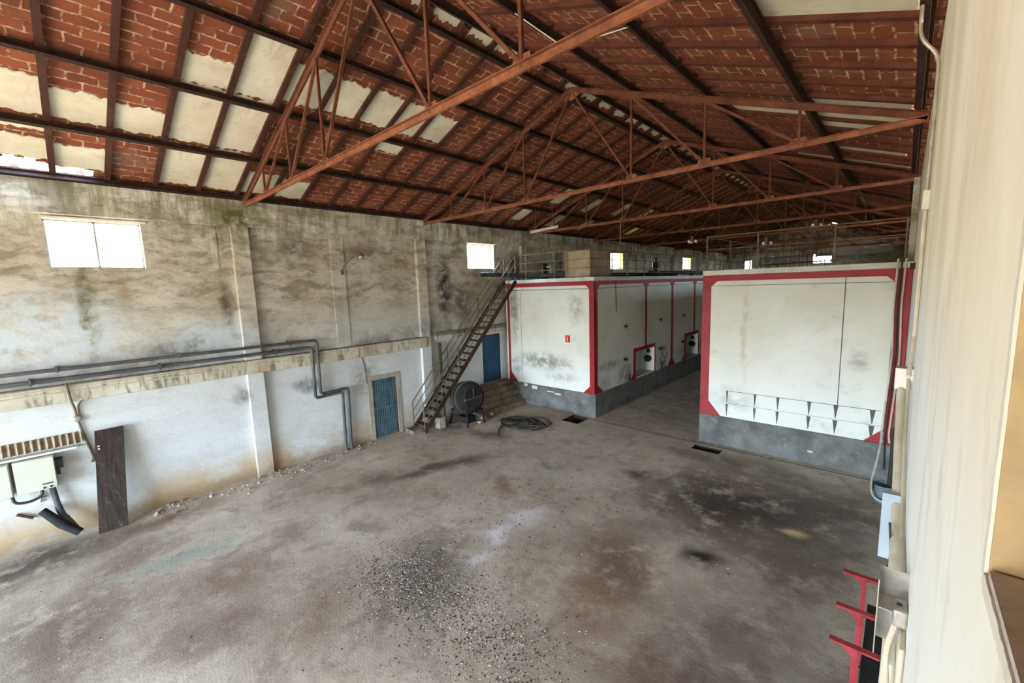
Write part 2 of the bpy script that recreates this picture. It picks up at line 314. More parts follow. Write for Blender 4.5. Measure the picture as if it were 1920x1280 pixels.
# ---- floor
def floor_mat():
    t = NT('stained_concrete_floor', .82, spec=.28); w = t.warp(.55, .9); w2 = t.warp(.9, .5)
    c = t.mix(t.rng(t.noise(.35, 6, .62), .36, .64), (.39, .32, .25), (.66, .575, .47))
    c = t.mix(t.mul(t.rng(t.noise(1.4, 9, .74, vec=w), .46, .64), .60), c, (.19, .132, .098))
    c = t.mix(t.mul(t.rng(t.noise(2.3, 9, .72, off=(3, 3, 0)), .54, .68), .35), c, (.68, .62, .54))
    D = (.06, .04, .03); BR = (.15, .085, .05)
    for cc, r, rot, col, a in (((-2.6, 10.2, 0), (2.9, 2.6, 1), .3, D, .92), ((-1.2, 8.4, 0), (1.3, 1.6, 1), .3, (.12, .085, .06), .7), ((-2.2, 4.9, 0), (1.2, .9, 1), .6, BR, .5), ((-3.3, 12.6, 0), (2.6, .8, 1), .05, (.13, .10, .08), .7), ((-1.0, 11.0, 0), (1.6, 2.2, 1), 0, (.085, .068, .055), .7), ((-5.1, 10.3, 0), (.5, .35, 1), 0, D, .7),
                               ((-2.5, 7.65, 0), (.42, .42, 1), 0, (.035, .022, .016), .9), ((-3.6, 6.5, 0), (1.1, 1.5, 1), .5, BR, .75), ((-1.5, 5.8, 0), (1.4, 2.2, 1), 0, D, .5),
                               ((-9.7, 7.2, 0), (.45, 2.3, 1), -.32, D, .72), ((-10.6, 5.6, 0), (.35, .8, 1), 0, D, .5), ((-7.4, 7.5, 0), (.25, .9, 1), 1.1, BR, .5), ((-12.6, 9.6, 0), (1.2, .9, 1), 0, D, .6), ((-10.6, 9.9, 0), (1.2, .5, 1), .4, D, .6),
                               ((-12.4, -1.0, 0), (.9, 2.2, 1), .1, D, .75), ((-12.6, 1.3, 0), (.6, 1.5, 1), .1, BR, .7), ((-8.9, 1.6, 0), (1.2, 1.5, 1), .6, BR, .45), ((-9.6, -.5, 0), (1.7, 1.3, 1), .3, (.17, .12, .085), .75), ((-7.6, .9, 0), (1.1, .8, 1), .5, (.20, .14, .10), .6), ((-11.2, .4, 0), (.9, 1.0, 1), .2, (.19, .135, .095), .65), ((-4.2, 7.6, 0), (1.4, .8, 1), .9, (.20, .15, .115), .5), ((-9.3, 5.4, 0), (1.0, .8, 1), .4, (.24, .18, .14), .45), ((-6.7, 2.2, 0), (.8, 1.2, 1), .6, BR, .4),
                               ((-8.5, 4.3, 0), (.7, .35, 1), .4, D, .4), ((-9.6, 3.0, 0), (.6, .5, 1), 0, BR, .45), ((-6.2, 4.2, 0), (1.1, 2.0, 1), .8, (.11, .088, .07), .6), ((-3.5, 5.4, 0), (.8, .7, 1), 0, (.20, .085, .035), .55),
                               ((-6.1, 5.75, 0), (.36, .42, 1), 0, (.80, .76, .79), .9), ((-5.95, 6.6, 0), (.38, .85, 1), -.35, (.74, .70, .71), .8), ((-5.75, 5.05, 0), (.22, .5, 1), 0, (.72, .68, .69), .7), ((-6.5, 9.0, 0), (1.3, .45, 1), .3, (.52, .49, .46), .5),
                               ((-10.4, 1.25, 0), (.32, 1.2, 1), 0, (.28, .38, .31), .55), ((-11.3, 2.6, 0), (.16, 1.1, 1), .05, (.50, .46, .38), .6), ((-10.9, 1.9, 0), (.10, .9, 1), 0, (.52, .50, .42), .6),
                               ((-1.40, 9.65, 0), (.34, .20, 1), .5, (.56, .40, .22), .9), ((-2.5, 11.0, 0), (.8, .3, 1), .4, (.25, .19, .13), .5), ((-3.9, 8.5, 0), (.9, .25, 1), .2, (.36, .32, .27), .5), ((-2.3, 6.9, 0), (.7, .5, 1), .3, (.36, .30, .24), .45),
                               ((-6.6, 20, 0), (2.2, 7, 1), 0, (.12, .10, .085), .55), ((-7.2, 9.2, 0), (.5, .3, 1), 0, D, .35), ((-12.5, 12.2, 0), (1.2, 2.0, 1), 0, (.14, .10, .075), .6)):
        m = t.mul(t.blob(cc, (r[0], r[1], 9), rot, w, .85), t.rng(t.noise(1.9, 7, .7, off=(cc[0], cc[1], 0)), .32, .50)); c = t.mix(t.mul(m, min(1, a * 1.15)), c, col)
    # expansion joint between the bays and a few scratches
    j = t.mul(t.rng(t.math('ABSOLUTE', t.math('ADD', t.sep(1), -13.62)), .045, .02), t.rng(t.sep(0), -8.9, -8.6))
    c = t.mix(t.mul(j, .75), c, (.03, .025, .02))
    dust = t.rng(t.noise(34, 5, .8), .62, .70); c = t.mix(t.mul(dust, .35), c, (.09, .07, .055))
    dust = t.rng(t.noise(27, 5, .8, off=(4, 4, 0)), .64, .71); c = t.mix(t.mul(dust, .4), c, (.55, .52, .46))
    t.color(c)
    t.val(t.b.inputs['Roughness'], t.rng(t.noise(.8, 5), .35, .65, .62, .92))
    t.bump(t.math('ADD', t.noise(3.2, 9, .75), t.mul(t.noise(26, 5, .7), .5)), .55, .03); return t.m
M_floor = floor_mat()
M_pit = plain('pit_concrete', (.05, .04, .032), .95)

M_pipe = plain('grey_plastic_pipe', (.075, .082, .088), .5, var=.3, scale=4, dirt=(.25, .23, .2), dirt_amt=.3)
M_cable = plain('cream_conduit', (.62, .57, .44), .55, var=.15, scale=4, dirt=(.35, .28, .18), dirt_amt=.5)
M_blackc = plain('black_cable', (.035, .033, .032), .5, var=.4)
M_hose = plain('black_rubber_hose', (.030, .028, .027), .55, var=.4, scale=8, dirt=(.10, .085, .07), dirt_amt=.6)
M_bluedoor = plain('faded_blue_door', (.11, .19, .24), .6, var=.35, scale=4, dirt=(.10, .10, .10), dirt_amt=.5)
M_bluedoor2 = plain('deep_blue_door', (.012, .075, .17), .5, var=.25, scale=3, dirt=(.015, .03, .05), dirt_amt=.5)
M_wood = None
def wood_mat():
    t = NT('charred_board', .8); g = t.noise(5, 8, .7, stretch=(1, 3.5, .35)); c = t.mix(t.rng(g, .35, .65), (.018, .013, .011), (.062, .040, .032))
    c = t.mix(t.mul(t.rng(t.noise(7, 8, .8, stretch=(1, 1.5, .6), off=(1, 2, 3)), .58, .66), .6), c, (.26, .22, .19)); t.color(c); t.bump(g, .5, .01); return t.m
M_wood = wood_mat()
M_cab = plain('cream_cabinet_enamel', (.60, .62, .50), .45, var=.06, scale=3, dirt=(.45, .45, .35), dirt_amt=.3, bump=0)
M_black = plain('black_plastic', (.02, .02, .022), .4, var=.2, bump=0)
M_fibre = plain('fibre_cement_sheet', (.36, .30, .21), .9, var=.35, scale=8, dirt=(.2, .14, .08))
M_metal = plain('galvanised_metal', (.50, .48, .44), .4, .6, var=.25, scale=9, dirt=(.3, .22, .15), dirt_amt=.4)
M_white = plain('white_paint', (.72, .72, .68), .6, var=.08, bump=0)
M_mixer = rust_mat('mixer_steel', (.012, .012, .011), (.028, .026, .024), (.045, .028, .018), .9)
M_mixer2 = rust_mat('worn_ring_steel', (.07, .066, .06), (.14, .13, .12), (.06, .04, .03), .5)
M_box = None
def fibretank():
    t = NT('tan_fibreglass', .6); c = t.mix(t.rng(t.noise(2, 5), .35, .65), (.26, .195, .11), (.38, .29, .165)); c = t.mix(t.mul(t.rng(t.noise(9, 5), .55, .7), .4), c, (.17, .12, .07)); t.color(c); return t.m
M_box = fibretank()
M_frame = plain('window_frame_metal', (.42, .42, .38), .5, var=.1, bump=0)
M_rubble = concrete('plaster_rubble', (.30, .25, .20), (.52, .47, .40), (.16, .12, .09), 9, .3)
M_sign = plain('sign_red', (.62, .03, .02), .4, var=.05, bump=0)
M_blue = plain('grey_blue_plastic', (.13, .17, .20), .5, var=.2)
M_pale = plain('pale_blue_paint', (.36, .43, .49), .6, var=.1, bump=0)
M_duct = plain('dull_green_duct', (.016, .018, .016), .8, var=.4, scale=9)
M_teal = plain('teal_painted_metal', (.10, .18, .18), .5, var=.2)
M_chip1 = plain('pale_droppings', (.55, .52, .45), .9, var=.25, scale=30, bump=0)
M_chip2 = plain('dark_grit', (.085, .065, .052), .9, var=.35, scale=30, bump=0)
def glass_mat(name, tint, tr=.9):
    m = bpy.data.materials.new(name); m.use_nodes = True; n = m.node_tree.nodes; l = m.node_tree.links; n.clear()
    o = n.new('ShaderNodeOutputMaterial'); a = n.new('ShaderNodeBsdfTransparent'); a.inputs[0].default_value = (*tint, 1)
    g = n.new('ShaderNodeBsdfGlossy'); g.inputs['Roughness'].default_value = .15; x = n.new('ShaderNodeMixShader'); x.inputs[0].default_value = 1 - tr
    l.new(a.outputs[0], x.inputs[1]); l.new(g.outputs[0], x.inputs[2]); l.new(x.outputs[0], o.inputs[0]); return m
M_glass = glass_mat('clear_glass', (.95, .97, .97)); M_yglass = glass_mat('yellow_light_glass', (.86, .85, .52))  # yellow tint stands in for yellowish light and view outside

# ================================================================== the setting
W = -13.4; RX = .12; YF = 46.0; RZ = 10.15; SL = .373; RXc = -6.63
def zc(x): return RZ - SL * abs(x - RXc)
def grid_wall(mb, axis, a, b, u0, u1, v0, v1, holes, fn=None):
    us = sorted({u0, u1, *[h[0] for h in holes], *[h[1] for h in holes]}); vs = sorted({v0, v1, *[h[2] for h in holes], *[h[3] for h in holes]})
    us = [u for u in us if u0 <= u <= u1]; vs = [v for v in vs if v0 <= v <= v1]
    for i in range(len(us) - 1):
        for j in range(len(vs) - 1):
            uc, vc = (us[i] + us[i + 1]) / 2, (vs[j] + vs[j + 1]) / 2
            if any(h[0] < uc < h[1] and h[2] < vc < h[3] for h in holes): continue
            if axis == 'x': mb.box((a, us[i], vs[j]), (b, us[i + 1], vs[j + 1]))
            elif axis == 'y': mb.box((us[i], a, vs[j]), (us[i + 1], b, vs[j + 1]))
            else: mb.box((us[i], vs[j], a), (us[i + 1], vs[j + 1], b))
    return mb
def S(o, label, cat): return tag(o, label, cat, None, 'structure')

PIT1 = (-9.5, -8.72, 12.85, 13.75); PIT2 = (-4.62, -3.80, 13.02, 13.45)
fl = MB(); grid_wall(fl, 'z', -.25, 0, W - .4, RX + .5, NEAR_Y - .4, YF + .4, [PIT1, PIT2])
floor = S(fl.build('floor', M_floor), 'stained brown-grey concrete floor of the hall', 'floor')
for i, (p, lab) in enumerate(((PIT1, 'square open drain pit in front of the left tank corner'), (PIT2, 'open drain slot at the foot of the right tank'))):
    m = MB(); x0, x1, y0, y1 = p; e = .0
    m.box((x0 - .1, y0 - .1, -.75), (x1 + .1, y1 + .1, -.65)); m.box((x0 - .1, y0 - .1, -.65), (x0, y1 + .1, -.25)); m.box((x1, y0 - .1, -.65), (x1 + .1, y1 + .1, -.25))
    m.box((x0, y0 - .1, -.65), (x1, y0, -.25)); m.box((x0, y1, -.65), (x1, y1 + .1, -.25))
    m.box((x0 - .001, y1 - .012, -.65), (x1 + .001, y1 + .001, -.004)); m.box((x0 - .001, y0, -.65), (x0 + .012, y1, -.004)); m.box((x1 - .012, y0, -.65), (x1 + .001, y1, -.004))
    S(m.build('trim_%d' % (20 + i), M_pit), lab, 'drain pit')

DOOR1 = (7.20, 8.15, 0.03, 2.12); DOOR2 = (12.50, 13.62, 1.0, 3.12)
wl = MB(); grid_wall(wl, 'x', W - .35, W, NEAR_Y - .4, YF + .4, 0, 7.86, WINS + [DOOR1, DOOR2])
wl.box((W, 6.12, 3.4), (W + .035, 6.55, 7.05)); wl.box((W, 3.0, 5.9), (W + .02, 3.12, 7.03))
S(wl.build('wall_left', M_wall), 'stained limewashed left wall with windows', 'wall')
wr = MB(); grid_wall(wr, 'x', RX, RX + .45, NEAR_Y - .4, YF + .4, 0, 7.6, [(-1.4, .94, 4.73, 7.0)] + ADDED_RWINS)
S(wr.build('wall_right', M_rwall), 'pale limewashed right wall beside the viewer', 'wall')
# ragged plaster rim and ochre reveal of the opening beside the viewer
rim = MB(); n = 46; rnd = random.Random(3)
for (pa, pb, inn) in (((.94, 4.73), (.94, 7.0), (-1, 0)), ((.94, 4.73), (.25, 4.73), (0, 1))):
    prev = None
    for k in range(n + 1):
        t = k / n; y = pa[0] + (pb[0] - pa[0]) * t; z = pa[1] + (pb[1] - pa[1]) * t
        w_ = .001 + .003 * rnd.random() ** 2 ; pr = .001 + .002 * rnd.random()
        o1 = (RX - pr, y - inn[0] * .012, z - inn[1] * .012); o2 = (RX - pr * .6, y + inn[0] * w_, z + inn[1] * w_); o3 = (RX + .008, y + inn[0] * w_ * .6, z + inn[1] * w_ * .6)
        o0 = (RX + .001, y - inn[0] * .04, z - inn[1] * .04)
        cur = [o0, o1, o2, o3]
        if prev: rim.add(prev + cur, [(0, 1, 5, 4), (1, 2, 6, 5), (2, 3, 7, 6)], True)
        prev = cur
S(rim.build('trim_30', M_cap), 'ragged plaster edge of the wall opening beside the viewer', 'plaster edge')
jm = MB().box((RX + .003, .932, 4.735), (RX + .46, .9395, 7.0))
S(jm.build('trim_31', M_jamb), 'ochre rendered side of the wall opening beside the viewer', 'reveal')
sl = MB().box((RX + .002, -1.4, 4.731), (RX + .47, .924, 4.745))
S(sl.build('trim_32', M_sill), 'dusty grey-brown sill of the wall opening beside the viewer', 'sill')

rmm = MB()
rmm.box((RX + .45, -3.3, 3.9), (4.2, 3.3, 4.0)); rmm.box((RX + .45, -3.3, 7.4), (4.2, 3.3, 7.5)); rmm.box((4.1, -3.3, 4.0), (4.2, 3.3, 7.4))
rmm.box((RX + .45, -3.4, 3.9), (4.2, -3.3, 7.5)); rmm.box((RX + .45, 3.3, 3.9), (4.2, 3.4, 7.5))
S(rmm.build('wall_side_room', M_jamb), 'plain side room behind the opening beside the viewer', 'wall')
# far gable wall with an arched recess and a bright window
FH = [(-6.15, -4.85, 6.35, 7.1), (-11.6, -11.0, 5.5, 6.9), (-4.9, -4.65, 9.45, 9.62)]
wf = MB(); grid_wall(wf, 'y', YF, YF + .35, W - .3, RX + .4, 0, 7.75, FH[:2])
def gable(mb, y0, y1, holes=()):
    k = 40; xs = [W - .3 + (RX + .7 - W) * i / k for i in range(k + 1)]
    for i in range(k):
        a, b = xs[i], xs[i + 1]; za, zb = zc(a) + .34, zc(b) + .34
        if za < 7.76 or zb < 7.76: continue
        if holes and holes[0] < (a + b) / 2 < holes[1]:
            mb.prism([(a, y0, 7.75), (b, y0, 7.75), (b, y0, holes[2]), (a, y0, holes[2])], (0, y1 - y0, 0)); mb.prism([(a, y0, holes[3]), (b, y0, holes[3]), (b, y0, zb), (a, y0, za)], (0, y1 - y0, 0)); continue
        mb.prism([(a, y0, 7.75), (b, y0, 7.75), (b, y0, zb), (a, y0, za)], (0, y1 - y0, 0))
gable(wf, YF, YF + .35, (-5.0, -4.6, 9.55, 9.78))
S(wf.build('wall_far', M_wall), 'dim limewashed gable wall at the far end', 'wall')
ar = MB()
for cx, rr in ((-9.2, 2.3), (-3.4, 2.6)):
    pts = [(cx + rr * math.cos(PI * k / 16), YF - .06, 6.9 + rr * .55 * math.sin(PI * k / 16)) for k in range(17)]
    ar.prism(pts, (0, .06, 0))
S(ar.build('trim_33', M_cap), 'pale arched plaster panels on the far gable', 'plaster panel')
GATE = (-12.4, -1.4, 0, 5.4)
wn_ = MB(); grid_wall(wn_, 'y', NEAR_Y - .35, NEAR_Y, W - .3, RX + .4, 0, 7.75, [GATE]); gable(wn_, NEAR_Y - .35, NEAR_Y)
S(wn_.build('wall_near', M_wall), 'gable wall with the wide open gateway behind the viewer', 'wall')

# ring beam, ledge and pilasters of the left wall
rb = MB().box((W, NEAR_Y, 7.03), (W + .15, YF, 7.72))
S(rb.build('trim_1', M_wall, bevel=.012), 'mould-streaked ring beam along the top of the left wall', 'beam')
lg = MB().box((W, NEAR_Y, 3.02), (W + .19, 9.5, 3.41)); lg.box((W, 9.92, 3.24), (W + .16, 13.84, 3.53))
S(lg.build('trim_2', M_ledge, bevel=.012), 'projecting concrete ledge halfway up the left wall', 'ledge')
PY = [-2.2 + 5.84 * k for k in range(-1, 9)]
for i, y in enumerate(PY):
    p = MB().box((W, y - .2, 0), (W + .14, y + .22, 7.04)) if i < 4 else MB().box((W, y - .2, 5.3), (W + .14, y + .22, 7.04))
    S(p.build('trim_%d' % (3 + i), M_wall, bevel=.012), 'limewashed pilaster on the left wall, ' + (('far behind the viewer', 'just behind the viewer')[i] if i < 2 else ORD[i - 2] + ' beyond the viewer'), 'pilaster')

for i, y in enumerate((15.4, 21.3, 27.1, 33.0)):
    S(MB().box((RX - .13, y - .2, 5.45), (RX, y + .22, 7.6)).build('trim_%d' % (14 + i), M_wall, bevel=.012), 'limewashed pilaster on the right wall above the tank, ' + ORD[i] + ' beyond the tank front', 'pilaster')
# windows
for i, w in enumerate(WINS):
    y0, y1, z0, z1 = w; ye = (y0 + y1) / 2
    o = thing('window_%d' % (i + 1), (W, ye, z0), ['large bright two-pane window at the left end of the wall', 'bright two-pane window behind the stair top', 'yellowish window behind the tan tank box', 'farthest yellowish window on the left wall'][i], 'window', None, 'structure')
    f = MB()
    for a, b in (((y0, z0), (y0 + .03, z1)), ((y1 - .03, z0), (y1, z1)), ((y0, z0), (y1, z0 + .03)), ((y0, z1 - .03), (y1, z1)), ((ye - .02, z0), (ye + .02, z1))):
        f.box((W - .25, a[0], a[1]), (W - .19, b[0], b[1]))
    f.build('window_frame', M_frame, o)
    for a, b in ((y0 + .03, ye - .02), (ye + .02, y1 - .03)):
        MB().box((W - .225, a, z0 + .03), (W - .219, b, z1 - .03)).build('pane', M_glass if i < 2 else M_yglass, o)
    MB().box((W - .1, y0 - .02, z1), (W + .03, y1 + .1, z1 + .05)).build('lintel', M_cap, o)

for i, w in enumerate(ADDED_RWINS):
    o = thing('window_%d' % (i + 5), (RX, (w[0] + w[1]) / 2, w[2]), 'added unseen window high in the right wall over the right tank, ' + ORD[i] + ' from the viewer', 'window', None, 'structure')
    f = MB()
    for a, b in (((w[0], w[2]), (w[0] + .04, w[3])), ((w[1] - .04, w[2]), (w[1], w[3])), ((w[0], w[2]), (w[1], w[2] + .04)), ((w[0], w[3] - .04), (w[1], w[3]))): f.box((RX + .19, a[0], a[1]), (RX + .25, b[0], b[1]))
    f.build('window_frame', M_frame, o); MB().box((RX + .218, w[0] + .04, w[2] + .04), (RX + .224, w[1] - .04, w[3] - .04)).build('pane', M_glass, o)
# doors
d1 = thing('door_1', (W, 7.67, .03), 'narrow faded blue corrugated metal door in the left wall', 'door', None, 'structure')
lf = MB(); y0, y1, z0, z1 = DOOR1
nn = 13
for k in range(nn):
    a = y0 + .03 + (y1 - y0 - .06) * k / nn; b = a + (y1 - y0 - .06) / nn
    lf.box((W - .07, a, z0), (W - .045, b, z1 - .02)); lf.box((W - .045, a + .02, z0 + .02), (W - .005, b - .02, z1 - .04))
lf.box((W - .05, y0 + .01, 1.06), (W + .004, y1 - .01, 1.10))
lf.box((W - .09, y0, z0 - .02), (W - .068, y1, z1))
leaf = lf.build('door_leaf', M_bluedoor, d1)
MB().tube([(W - .04, y1 - .1, 1.25), (W + .02, y1 - .1, 1.25), (W + .02, y1 - .1, 1.05), (W - .04, y1 - .1, 1.05)], .012).build('handle', M_black, leaf)
fr = MB()
fr.box((W - .02, y0 - .16, 0), (W + .025, y0, z1 + .16)); fr.box((W - .02, y1, 0), (W + .025, y1 + .16, z1 + .16)); fr.box((W - .02, y0, z1), (W + .025, y1, z1 + .16))
fr.build('door_surround', M_surr, d1)
d2 = thing('door_2', (W, 13.06, 1.0), 'deep blue door above concrete steps beside the left tank', 'door', None, 'structure')
y0, y1, z0, z1 = DOOR2
l2 = MB().box((W - .06, y0, z0), (W - .02, y1, z1)); leaf2 = l2.build('door_leaf', M_bluedoor2, d2)
m = MB()
for k in range(2): m.box((W - .02, y0 + .15, z0 + .15 + k * 1.0), (W - .008, y1 - .15, z0 + .15 + k * 1.0 + .85))
m.build('door_panel', M_bluedoor2, leaf2)
MB().box((W - .02, y0 + .08, 1.95), (W + .02, y0 + .12, 2.1)).build('handle', M_black, leaf2)

# ------------------------------------------------------------------ roof
HOLE = (-.45, .95)          # missing tiles over the eave
cl = MB()
def roof_cell(x0, x1, y0, y1):
    za, zb = zc(x0) + .27, zc(x1) + .27
    cl.add([(x0, y0, za), (x1, y0, zb), (x1, y1, zb), (x0, y1, za), (x0, y0, za + .12), (x1, y0, zb + .12), (x1, y1, zb + .12), (x0, y1, za + .12)],
           [(0, 3, 2, 1), (4, 5, 6, 7), (0, 1, 5, 4), (1, 2, 6, 5), (2, 3, 7, 6), (3, 0, 4, 7)])
ya, yb = NEAR_Y - .5, YF + .5
roof_cell(-12.95, RXc, ya, yb - 0)
roof_cell(-13.75, -12.95, ya, HOLE[0]); roof_cell(-13.75, -12.95, HOLE[1], yb); roof_cell(-13.75, -13.36, HOLE[0], HOLE[1])
for k, d_ in enumerate((.10, .02, .06, .0, .12, .16, .05, .03, .13, .2)):
    a_ = HOLE[0] + .14 * k; 
    if d_ > 0: roof_cell(-12.95 - d_, -12.95, a_, a_ + .14)
roof_cell(RXc, .75, ya, 7.62); roof_cell(RXc, -.001 + .75, 7.62, yb)
ceil = S(cl.build('ceiling', M_brick), 'pitched roof of thin red bricks bedded between steel joists', 'ceiling')
# plaster still clinging under the bricks: ragged slabs
pl = MB(); rnd = random.Random(11)
JY = [.33 + .8357 * k for k in range(-9, 55)]
def patch(x0, x1, y0, y1, rag=.05):
    """ragged slab just under the brick between joists y0..y1 and slope x0..x1"""
    n1, n2 = 18, 12; pts = []; ph = [rnd.random() * 6 for _ in range(6)]
    def zz(x): return zc(x) + .27
    cnt = [0]
    def j(a):
        cnt[0] += 1; q = cnt[0]; return a * (.75 * math.sin(q * .55 + ph[0]) * math.sin(q * .21 + ph[1]) + .35 * math.sin(q * 1.7 + ph[2]) + (rnd.random() - .5) * .35)
    for k in range(n1): pts.append((x0 + (x1 - x0) * 0 + j(rag), y0 + (y1 - y0) * k / n1))
    for k in range(n2): pts.append((x0 + (x1 - x0) * k / n2, y1 + j(rag * .3)))
    for k in range(n1): pts.append((x1 + j(rag), y1 - (y1 - y0) * k / n1))
    for k in range(n2): pts.append((x1 - (x1 - x0) * k / n2, y0 + j(rag * .3)))
    cx = sum(p[0] for p in pts) / len(pts); cy = sum(p[1] for p in pts) / len(pts)
    m_ = len(pts); vs = [(x, y, zz(x) + .004) for x, y in pts] + [(cx + (x - cx) * .97, cy + (y - cy) * .98, zz(cx + (x - cx) * .97) - .018) for x, y in pts] + [(cx, cy, zz(cx) - .018)]
    pl.add(vs, [(i, (i + 1) % m_, (i + 1) % m_ + m_, i + m_) for i in range(m_)] + [(i + m_, (i + 1) % m_ + m_, 2 * m_) for i in range(m_)])
XL = [-13.3, -11.64, -9.97, -8.3, -6.9]
def lp(cell, k, f0, f1, rag=.05):   # left slope: cell index from the eave, joist bay k (between JY k and k+1 after y=.33), fraction upslope
    y0 = .33 + .8357 * k; a, b = XL[cell], XL[cell + 1]; patch(a + (b - a) * f0, a + (b - a) * f1, y0 + .03, y0 + .8057, rag)
for k, f0, f1 in ((-3, .25, .62), (-2, .22, .60), (-1, .22, .60), (0, .12, .55), (2, .04, .94), (3, .04, .97), (4, .06, .58), (5, .04, .52)): lp(0, k, f0, f1)
lp(0, -1, .74, .88, .05)
for k, f0, f1 in ((-2, .0, .5), (-1, .0, .55), (0, .0, .45), (1, .0, .42), (2, .0, .99), (3, .0, .99), (7, .62, .90)): lp(1, k, f0, f1)
for k, f0, f1 in ((2, .0, .38), (3, .0, .90), (4, .08, .68), (5, .10, .66), (6, .10, .68), (7, .08, .66), (8, .10, .62)): lp(2, k, f0, f1)
for k, f0, f1 in ((17, .2, .85), (20, .1, .7), (23, .2, .9), (26, .3, .9)): lp(1, k, f0, f1)
for k, f0, f1 in ((16, .3, .9), (19, .2, .85), (22, .2, .9), (28, .3, .9)): lp(0, k, f0, f1)
XRr = [-6.36, -4.97, -3.3, -1.64, .0]
JR = lambda k: 6.63 + .78 * (k - 7)
def rp(cell, k, f0, f1, rag=.05):
    y0 = JR(k); a, b = XRr[cell], XRr[cell + 1]; patch(a + (b - a) * f0, a + (b - a) * f1, y0 + .03, y0 + .75, rag)
for k in (3, 4, 5, 6): rp(3, k, .03, .96, .02)
for c, k, f0, f1 in ((3, 11, .08, .95), (3, 12, .05, .95), (3, 13, .02, .7), (2, 12, .1, .95), (3, 16, .1, .9), (3, 18, .05, .95), (2, 18, .4, .95)): rp(c, k, f0, f1, .03)
for k in range(1, 36):                                     # pale blocks along the ridge
    if k in (3, 9, 10): continue
    y0 = .33 + .8357 * k + rnd.random() * .1; patch(-6.86, -6.42, y0 + .1, y0 + .62 + rnd.random() * .1, .07)
o_pl = pl.build('plaster_patches', M_plaster, ceil)
o_pl['label'] = 'pale cream plaster patches under the bricks'

# trusses
TY = [3.85 + 5.84 * k for k in range(8)]
NX = [-13.3, -11.64, -9.97, -8.3, RXc, -4.96, -3.29, -1.62, .04]
where = ['nearest the viewer, cut by the top of the picture', 'second from the viewer, seen whole', 'third from the viewer, in half shadow', 'fourth from the viewer', 'fifth from the viewer', 'sixth from the viewer', 'seventh from the viewer', 'farthest from the viewer']
def lbeam(mb, p, q, w, h, t=.012):    # double-angle section: flange + web
    p, q = Vector(p), Vector(q); d = (q - p).normalized(); r = Vector((0, 1, 0)); u = r.cross(d) if abs(d.dot(r)) < .9 else Vector((0, 0, 1))
    if u.z < 0: u = -u
    mb.beam(p + u * (h / 2), q + u * (h / 2), w, t, u); mb.beam(p + r * .012, q + r * .012, t * .9, h, u); mb.beam(p - r * .012, q - r * .012, t * .9, h, u)
TIE = 7.6
truss0 = None
def make_truss(y):
    T = thing('roof_truss', (RXc, y, TIE), 'rusty steel roof truss ' + where[0], 'truss', 'steel roof trusses across the hall')
    for a, b in ((W + .05, RXc), (RXc, RX - .02)):
        m = MB(); lbeam(m, (a, y, zc(a)), (b, y, zc(b)), .13, .11); m.build('top_chord', M_truss, T)
    m = MB(); lbeam(m, (W + .05, y, TIE), (RX - .02, y, TIE), .13, .09); m.build('tie_beam', M_tie, T)
    for i, x in enumerate(NX):
        if i in (0, 8): continue
        if i != 4:
            MB().beam((x, y, TIE), (x, y, zc(x)), .045, .045).build('strut', M_truss, T)
        g = MB()
        g.prism([(x - .16, y - .006, TIE - .03), (x + .16, y - .006, TIE - .03), (x + .12, y - .006, TIE + .14), (x - .12, y - .006, TIE + .14)] if i != 4 else
                [(x - .28, y - .006, zc(x) - .14), (x, y - .006, zc(x) - .26), (x + .28, y - .006, zc(x) - .14), (x, y - .006, zc(x) + .02)], (0, .012, 0))
        g.build('gusset_plate', M_tie, T)
    for a, b in ((4, 3), (3, 2), (2, 1), (4, 5), (5, 6), (6, 7)):
        MB().beam((NX[a], y, zc(NX[a]) - .04), (NX[b], y, TIE + .04), .05, .05, (0, 1, 0)).build('diagonal_brace', M_truss, T)
    return T
def dup(root, loc, label):
    r = root.copy(); COL.objects.link(r); r.location = loc; r['label'] = label; r['_o'] = tuple(loc)
    for ch in list(root.children):
        c = ch.copy(); COL.objects.link(c); c.parent = r
        for g in ch.children: d = g.copy(); COL.objects.link(d); d.parent = c
    return r
truss0 = make_truss(TY[0])
for i, y in enumerate(TY[1:]): dup(truss0, (RXc, y, TIE), 'rusty steel roof truss ' + where[i + 1])

# purlins
PX = [(-13.25, 'left eave, resting on the ring beam'), (-11.64, 'left slope, first above the eave'), (-9.97, 'left slope, second above the eave'), (-8.3, 'left slope, third above the eave'), (-6.93, 'left side of the ridge strip'),
      (-6.33, 'right side of the ridge strip'), (-4.96, 'right slope, first below the ridge'), (-3.29, 'right slope, second below the ridge'), (-1.6, 'right slope, third below the ridge'), (-.03, 'right eave, against the right wall')]
for x, lab in PX:
    z = zc(x) + .06; m = MB(); a, b = NEAR_Y, YF; s_ = SL if x < RXc else -SL; u = Vector((-s_, 0, 1)).normalized(); r = Vector((u.z, 0, -u.x)); c = Vector((x, 0, z))
    for cc, ww, hh in ((.065, .008, .13), (.006, .085, .012), (.124, .085, .012)):
        k = c + u * cc; m.beam(k + Vector((0, a, 0)), k + Vector((0, b, 0)), ww, hh, u)
    tag(m.build('roof_purlin', M_purlin, origin=(x, 0, z)), 'long dark steel purlin, ' + lab, 'purlin', 'steel purlins under the roof')

